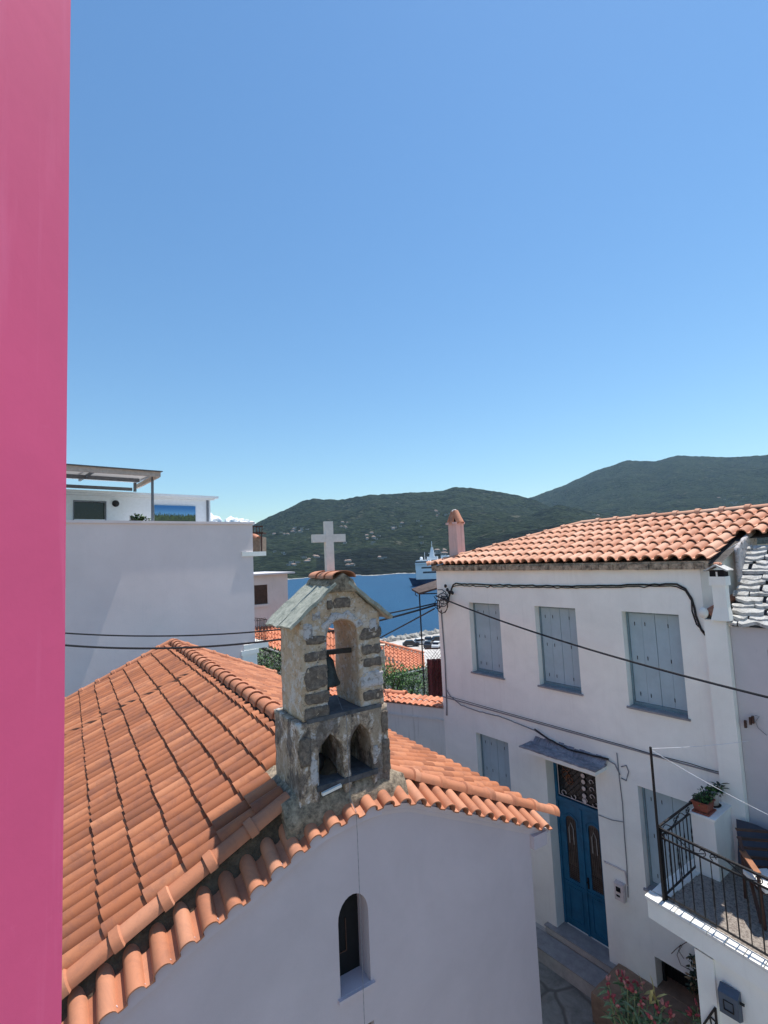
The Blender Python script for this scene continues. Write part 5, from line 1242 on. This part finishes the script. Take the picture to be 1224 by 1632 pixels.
def far_roof(name, label, pts, d, mat='far_tile_clay', rows=7, zbase=-16, cols=26):
    """clay roof slope given by its four seen corners (ridge left, ridge right, eave right, eave left) at their own distances"""
    P_ = [far(x, y, dd) for x, y, dd in pts]; t_ = thing(name, label, 'house', 'w', tuple(sum((p for p in P_), Vector()) / 4 * 1.0)); 
    m_ = MB('w')
    RL, RR, ER, EL = P_
    for i in range(rows):
        for j in range(cols):
            def at_(u, v): return (RL * (1 - u) + RR * u) * (1 - v) + (EL * (1 - u) + ER * u) * v
            u0, u1 = j / cols, (j + 1) / cols; v0, v1 = i / rows, (i + 1.05) / rows; Z = Vector((0, 0, 1))
            ring = []
            for v, l0 in ((v0, 0), (v1, .05)):
                for q_, hh in ((0, .0), (.12, .055), (.33, .09), (.54, .055), (.66, .0), (1.0, .0)): ring.append(at_(u0 + (u1 - u0) * q_, v) + Z * (hh + l0))
            for q_, hh in ((0, .0), (.12, .055), (.33, .09), (.54, .055), (.66, .0), (1.0, .0)): ring.append(at_(u0 + (u1 - u0) * q_, v1) + Z * (hh))
            m_.add(ring, [(k, k + 1, k + 7, k + 6) for k in range(5)] + [(k + 6, k + 7, k + 13, k + 12) for k in range(5)])
    m_.build('roof_tiles', mat, t_)
    m_ = MB('w'); caps(m_, RL + Vector((0, 0, .08)), RR + Vector((0, 0, .08)), .13, .5, collar=False, seg=6); m_.build('ridge_tiles', mat, t_)
    m_ = MB('w'); back = Vector((0, 2.6, -.8)); fl = [RL, RR, ER, EL]
    m_.add([tuple(p - Vector((0, 0, .30))) for p in (RL, RR, ER, EL)] + [tuple(RL + back * 1.5), tuple(RR + back * 1.5)], [(0, 1, 2, 3), (0, 1, 5, 4)])
    w_ = [EL + Vector((0, .35, -.06)), ER + Vector((0, .35, -.06)), RR + back * 1.5, RL + back * 1.5]
    m_.add([tuple(p) for p in w_] + [(p.x, p.y, zbase) for p in w_], [(i, (i + 1) % 4, (i + 1) % 4 + 4, i + 4) for i in range(4)], 1)
    m_.build('walls', ['dark_mortar', 'dirty_plaster'], t_)
    m_ = MB('w'); m_.bar(EL + Vector((0, -.02, -.08)), ER + Vector((0, -.02, -.08)), .12, .05); m_.build('gutter', 'white_tile', t_)
    return t_
far_roof('house', 'house with a clay roof seen right of the bellcote above the garden', [(520, 1004, 33), (676, 1043, 31), (677, 1063, 29), (520, 1100, 29)], 31, rows=7)
far_roof('house', 'clay roofed house below the pale flat roofed house', [(395, 985, 31), (500, 968, 31), (500, 1058, 27), (395, 1018, 27)], 30, rows=8, cols=20)
# the garden hollow: bushes as things
for k, (px, py, d, r, n, s_, mt, lab) in enumerate([
    (652, 1086, 23, (1.1, .8, .75), 2600, .09, ['leaf_green', 'leaf_dark'], 'bright green bush below the clay roof right of the bellcote'),
    (622, 1084, 22.5, (.8, .7, .7), 1600, .09, ['leaf_green', 'leaf_dark'], 'green bush touching the bellcote edge in the garden'),
    (684, 1100, 22, (.6, .6, .6), 900, .09, ['leaf_dark', 'leaf_green'], 'dark low bush beside the red lattice'),
    (425, 1060, 24, (1.5, 1.2, 1.0), 2600, .12, ['leaf_dark', 'leaf_green'], 'dark leafy tree between the white block and the bellcote'),
    (402, 1062, 24.5, (.8, .8, .8), 900, .12, ['leaf_dark', 'leaf_green'], 'dark shrub at the foot of the white block corner')]):
    c = far(px, py, d); t_ = thing('bush', lab, 'bush', 'w', (c.x, c.y, c.z - 2.5)); bush('foliage', mt, 'w', tuple(c), r, n, s_, t_, 50 + k)
    m_ = MB('w')
    for a in range(5): m_.tube([(c.x, c.y, c.z - 2.5), (c.x + .1 * cos(a), c.y + .1 * sin(a), c.z - 1), (c.x + r[0] * .6 * cos(a * 1.3), c.y + r[1] * .6 * sin(a * 1.3), c.z + r[2] * .3)], [.08, .05, .015], 6)
    m_.build('trunk', 'bark', t_)
# stone chimney at the bellcote edge
p = far(607, 1034, 26); sc_ = thing('chimney', 'small rough stone chimney just right of the bellcote', 'chimney', 'w', (p.x, p.y, -11))
m_ = MB('w'); m_.blob((p.x, p.y, p.z - 1.2), (.01, .01, .01), amp=0, sub=1); m_.v = []; m_.f = []; m_.m = []
plate(m_, [(p.x - .18, -12), (p.x + .20, -12), (p.x + .18, p.z - .1), (p.x - .16, p.z - .1)], [], p.y, p.y + .4, g=.12, amp=.03, fq=5); m_.build('shaft', 'old_stone', sc_)
m_ = MB('w')
for x in (-.15, .12): m_.box(p.x + x, p.x + x + .06, p.y + .02, p.y + .35, p.z - .1, p.z + .14)
m_.box(p.x - .2, p.x + .22, p.y - .02, p.y + .4, p.z + .14, p.z + .19); m_.build('cap', 'old_stone', sc_)
# awning, its post and the red lattice screen left of the house
aw_ = thing('awning', 'brown sloping awning on a thin post beside the house corner', 'awning', 'w', (1.0, 15.2, -9))
d = 14.6
a, b, c = far(656, 938, d), far(712, 919, d + .3), far(712, 932, d - .6); e = far(668, 945, d - .5)
m_ = MB('w'); T_ = Vector((0, 0, -.05)); m_.add([tuple(q) for q in (a, b, c, e, a + T_, b + T_, c + T_, e + T_)], [(0, 1, 2, 3), (4, 5, 6, 7), (0, 3, 7, 4), (3, 2, 6, 7), (0, 1, 5, 4), (1, 2, 6, 5)]); m_.build('canvas', 'awning_brown', aw_)
m_ = MB('w'); p0 = far(668, 940, d); p1 = far(675.5, 1112, d + .2); p1.x, p1.y = p0.x, p0.y; m_.bar(p0, (p0.x, p0.y, -9), .038); m_.bar(p0 + Vector((0, 0, -.12)), far(712, 945, d), .03); m_.tube([p0 + Vector((-.1, 0, -.02)), p0 + Vector((-.12, 0, -.14)), p0 + Vector((-.06, 0, -.18))], .012, 5); m_.build('frame', 'iron_black', aw_)
ls = thing('lattice_screen', 'wooden lattice screen with dark red cloth beside the house corner', 'screen', 'w', (1.3, 15.4, -9))
q0 = far(677, 1034, 14.9); q1 = far(716, 1040, 14.9); zb_ = far(690, 1112, 14.9).z
m_ = MB('w'); Wd = q1.x - q0.x; H_ = q0.z - zb_
for k in range(-9, 12):
    for s_ in (1, -1):
        x0 = q0.x + k * .09; pts = []
        for u in range(0, 60):
            xx = x0 + s_ * u * .02 + (0 if s_ > 0 else Wd * .6); zz = zb_ + u * .024
            if q0.x <= xx <= q1.x and zz <= q0.z: pts.append((xx, q0.y - .01 * s_, zz))
        if len(pts) > 1: m_.bar(pts[0], pts[-1], .02, .008)
m_.bar((q0.x, q0.y, q0.z), (q1.x, q0.y, q0.z), .04); m_.build('lattice', 'wood_dark', ls)
m_ = MB('w'); nn_ = 16; vs = []
for i in range(nn_ + 1):
    for j in range(6): vs.append((q0.x + .05 + (Wd - .05) * i / nn_, q0.y + .12 + .05 * sin(i * 1.7), q0.z - .33 - (H_ - .35) * j / 5))
m_.add(vs, [(i * 6 + j, i * 6 + j + 1, i * 6 + j + 7, i * 6 + j + 6) for i in range(nn_) for j in range(5)]); m_.build('cloth', 'red_cloth', ls)

# ================================================================ HARBOUR: cars, ship
def car(x, y, z, rot, mat, label):
    t_ = thing('parked_car', label, 'car', 'w', (x, y, z), 'cars parked on the quay'); t_.rotation_euler = (0, 0, rot)
    def bd(m_, name, mt, sm=False): 
        o = m_.build(name, mt, None, origin=(0, 0, 0), smooth=sm); o.parent = t_; o.location = (0, 0, 0); return o
    m_ = MB('w'); pr_ = [(-2.1, .35), (2.1, .35), (2.15, .7), (1.9, .9), (1.0, .98), (-1.6, 1.0), (-2.1, .85)]
    plate(m_, pr_, [], -.85, .85); bd(m_, 'body', mat)
    m_ = MB('w'); plate(m_, [(-1.7, .99), (1.0, .98), (.45, 1.45), (-1.2, 1.47)], [], -.72, .72); bd(m_, 'cabin', 'dark_glass')
    m_ = MB('w'); m_.box(-1.15, .42, -.70, .70, 1.46, 1.50); bd(m_, 'roof', mat)
    for wx in (-1.35, 1.35):
        for wy in (-.86, .72): m_ = MB('w'); m_.tube([(wx, wy, .32), (wx, wy + .15, .32)], .32, 12); bd(m_, 'wheel', 'rubber')
cars = [((655, 1030), 0, 'car_dark', 'dark car parked at the left end of the quay row'), ((671, 1027), .2, 'car_white', 'white car parked left of the mast pole on the quay'), ((684, 1031), 1.2, 'car_dark', 'dark car nearest the house corner on the quay'),
        ((683, 1024), 1.3, 'car_dark', 'dark car parked in the far row of the quay'), ((699, 1023), .3, 'car_dark', 'dark car half hidden by the house corner'), ((697, 1032), 1.2, 'car_white', 'white car half hidden by the house corner')]
for (px, py), rot, mt, lab in cars:
    r = ray(px, py); p = r * (-22.9 / r.z); car(p.x, p.y, -22.9, rot, mt, lab)
# ferry, bow to the left
rs_ = ray(652, 934); p = rs_ * (SEA / rs_.z); sd_ = radians(-14)
sh = thing('ferry', 'large ferry with dark blue hull and pale blue superstructure', 'ship', 'w', (p.x, p.y, SEA)); sh.rotation_euler = (0, 0, sd_)
def sb(m_, name, mt, par=sh):
    o = m_.build(name, mt, None, origin=(0, 0, 0)); o.parent = par; o.location = (0, 0, 0); return o
m_ = MB('w'); L_ = 95; secs = [(0, .2, 6.6, -1.5), (3, 1.6, 6.2, 0), (8, 4.5, 5.8, 0), (16, 7.2, 5.4, 0), (30, 8, 5.2, 0), (95, 8, 5.2, 0)]
vs = []
for (x, hw, zt_, _) in secs:
    fl_ = hw * .45 if x < 16 else hw * .9; xo = 3.2 if x == 0 else (1.5 if x == 3 else 0)
    vs += [(x, -hw, zt_), (x + xo, -fl_, -1), (x + xo, fl_, -1), (x, hw, zt_)]
m_.add(vs, [(i * 4 + j, i * 4 + j + 1, i * 4 + j + 5, i * 4 + j + 4) for i in range(5) for j in range(3)] + [(i * 4, i * 4 + 3, i * 4 + 7, i * 4 + 4) for i in range(5)] + [(0, 1, 2, 3), (20, 21, 22, 23)])
sb(m_, 'hull', 'ship_blue')
m_ = MB('w'); m_.box(7.5, 92, -7.4, 7.4, 5.3, 12.5); m_.box(7.2, 80, -7.0, 7.0, 12.51, 17.2); m_.add([(7.0, -8.2, 17.21), (18, -8.2, 17.21), (18, 8.2, 17.21), (7.0, 8.2, 17.21), (8.0, -8.0, 20), (17.5, -8.0, 20), (17.5, 8.0, 20), (8.0, 8.0, 20)], [(0, 1, 5, 4), (1, 2, 6, 5), (2, 3, 7, 6), (3, 0, 4, 7), (4, 5, 6, 7)])
su = sb(m_, 'superstructure', 'ship_white')
m_ = MB('w'); m_.box(13, 91, -7.45, -7.41, 9.9, 11.2); m_.box(12, 79, -7.06, -7.01, 13.6, 14.8); m_.box(7.10, 7.49, -6.8, 6.8, 9.9, 11.2) ; m_.box(7.5, 17.6, -8.26, -8.21, 18.2, 19.2); m_.box(7.2, 7.6, -7.8, 7.8, 18.2, 19.2)
o = sb(m_, 'window_band', 'ship_window', su)
m_ = MB('w'); m_.add([(17, -1.6, 20), (22, -1.6, 20), (22, 1.6, 20), (17, 1.6, 20), (19.3, -.5, 30), (20.6, -.5, 30), (20.6, .5, 30), (19.3, .5, 30)], [(0, 1, 5, 4), (1, 2, 6, 5), (2, 3, 7, 6), (3, 0, 4, 7), (4, 5, 6, 7)])
m_.box(17, 22.5, -.3, .3, 25, 25.4); m_.box(16, 24, -3, 3, 20.01, 22.5); m_.tube([(19.9, 0, 30), (19.9, 0, 34.5)], .25, 6); m_.blob((11, 0, 21.3), (1.3, 1.3, 1.4), amp=0); m_.tube([(13.5, 2, 20), (13.5, 2, 26)], .2, 6); m_.box(27, 33, -3, 3, 17.2, 23); sb(m_, 'mast', 'ship_white', su)

# ================================================================ HOUSES ON THE HILLS
def hit_hill(px, py):
    r = ray(px, py); r = r / hypot(r.x, r.y); az = degrees(atan2(r.x, r.y)); d = 660
    while d < 3600:
        if terr(az, d) > r.z * d: return d * sin(radians(az)), d * cos(radians(az)), terr(az, d), d
        d += 12
    return None
spots = []
rr = random.Random(77)
for (x, y, dx, dy, n) in ((480, 846, 16, 4, 16), (447, 851, 12, 3, 5), (545, 838, 10, 4, 5), (595, 862, 10, 6, 6), (590, 855, 6, 5, 4), (555, 900, 9, 4, 5), (495, 893, 12, 5, 7), (470, 898, 10, 4, 4), (605, 892, 10, 3, 3), (706, 820, 14, 5, 7), (700, 880, 14, 5, 9), (745, 886, 10, 4, 3), (620, 843, 14, 5, 3), (655, 838, 20, 7, 4), (1165, 800, 22, 6, 8), (1180, 812, 16, 4, 5), (950, 823, 4, 1, 2), (660, 862, 20, 6, 3), (450, 880, 14, 8, 3), (530, 868, 20, 10, 3)):
    for k in range(n): spots.append((x + rr.uniform(-dx, dx), y + rr.uniform(-dy, dy), (x, y)))
proto = None
CL = {(480, 846): 'upper village left of the cross', (447, 851): 'far left end of the upper village', (545, 838): 'patch just right of the cross top', (595, 862): 'diagonal row right of the cross arm', (590, 855): 'knot above the diagonal row', (555, 900): 'shore patch right of the cross foot',
      (495, 893): 'shore patch left of the cross foot', (470, 898): 'lowest patch above the flat roofed house', (605, 892): 'pair above the dark headland', (706, 820): 'high patch left of the pink chimney', (700, 880): 'shore village behind the ferry mast', (745, 886): 'spot right of the pink chimney foot',
      (620, 843): 'hill road left part', (655, 838): 'hill road right part', (1165, 800): 'high patch above the white slate roof', (1180, 812): 'lower patch above the white slate roof', (950, 823): 'lone spot above the house ridge', (660, 862): 'slope left of the chimney', (450, 880): 'wooded slope left of the cross', (530, 868): 'wooded slope around the cross'}
for k, (px, py, ck) in enumerate(spots):
    h = hit_hill(px, py)
    if not h: continue
    x, y, z, d = h; s_ = rr.uniform(.7, 1.4); m_ = MB('w')
    wx, wy, hh = 3.2 * s_, 2.4 * s_, 2.3 * rr.uniform(.8, 1.4); fl_ = rr.random() < .6
    m_.box(-wx, wx, -wy, wy, -5, hh)
    if fl_: m_.box(-wx - .3, wx + .3, -wy - .3, wy + .3, hh, hh + .4, 0)
    else: m_.add([(-wx - .4, -wy - .4, hh), (wx + .4, -wy - .4, hh), (wx + .4, wy + .4, hh), (-wx - .4, wy + .4, hh), (-wx * .6, 0, hh + 1.8), (wx * .6, 0, hh + 1.8)], [(0, 1, 5, 4), (1, 2, 5), (2, 3, 4, 5), (3, 0, 4)], 1)
    for q_ in (-.5, .1, .6): m_.box(wx * q_, wx * q_ + .9, -wy - .06, -wy - .01, 1.2, 2.6, 2)
    o = m_.build('hillside_house', ['far_white', 'far_roof', 'ship_window'], None, origin=(0, 0, 0), label='tiny pale house on the far hills, ' + CL[ck], category='house', group='far hill houses, ' + CL[ck])
    o.location = (x, y, z - .5); o.rotation_euler = (0, 0, rr.uniform(-.7, .7))

# ================================================================ SEA AIR
m_ = MB('w'); m_.box(-4300, 4300, -150, 4400, -31, 640)
mh_ = bpy.data.materials.new('sea_air'); mh_.use_nodes = True; MATS['sea_air'] = mh_
hn = mh_.node_tree; hn.nodes.remove(hn.nodes['Principled BSDF']); pv_ = hn.nodes.new('ShaderNodeVolumePrincipled')
pv_.inputs['Color'].default_value = (.42, .70, 1.0, 1); pv_.inputs['Density'].default_value = .00005; pv_.inputs['Anisotropy'].default_value = .3
hn.links.new(pv_.outputs[0], hn.nodes['Material Output'].inputs['Volume'])
m_.build('haze', 'sea_air', kind='stuff')
# ================================================================ PINK WALL (the building the view is taken from)
m_ = MB('w'); vs = []; ny_, nz_ = 40, 120
for i in range(ny_ + 1):
    for j in range(nz_ + 1):
        y = -.6 + 2.1 * i / ny_; z = -3.2 + 6.4 * j / nz_
        d = .0018 * noise.noise(Vector((y * 2, z * 1.2, 0))) + .0003 * noise.noise(Vector((y * 11, z * 11, 0)))
        vs.append((-.955 + d, y, z))
m_.add(vs, [(i * (nz_ + 1) + j, (i + 1) * (nz_ + 1) + j, (i + 1) * (nz_ + 1) + j + 1, i * (nz_ + 1) + j + 1) for i in range(ny_) for j in range(nz_)])
m_.box(-1.35, -.960, -.6, 1.4995, -8, 5)
m_.build('pink_wall', 'pink_plaster', smooth=False, label='bright pink plastered wall edge close at the left', category='wall')
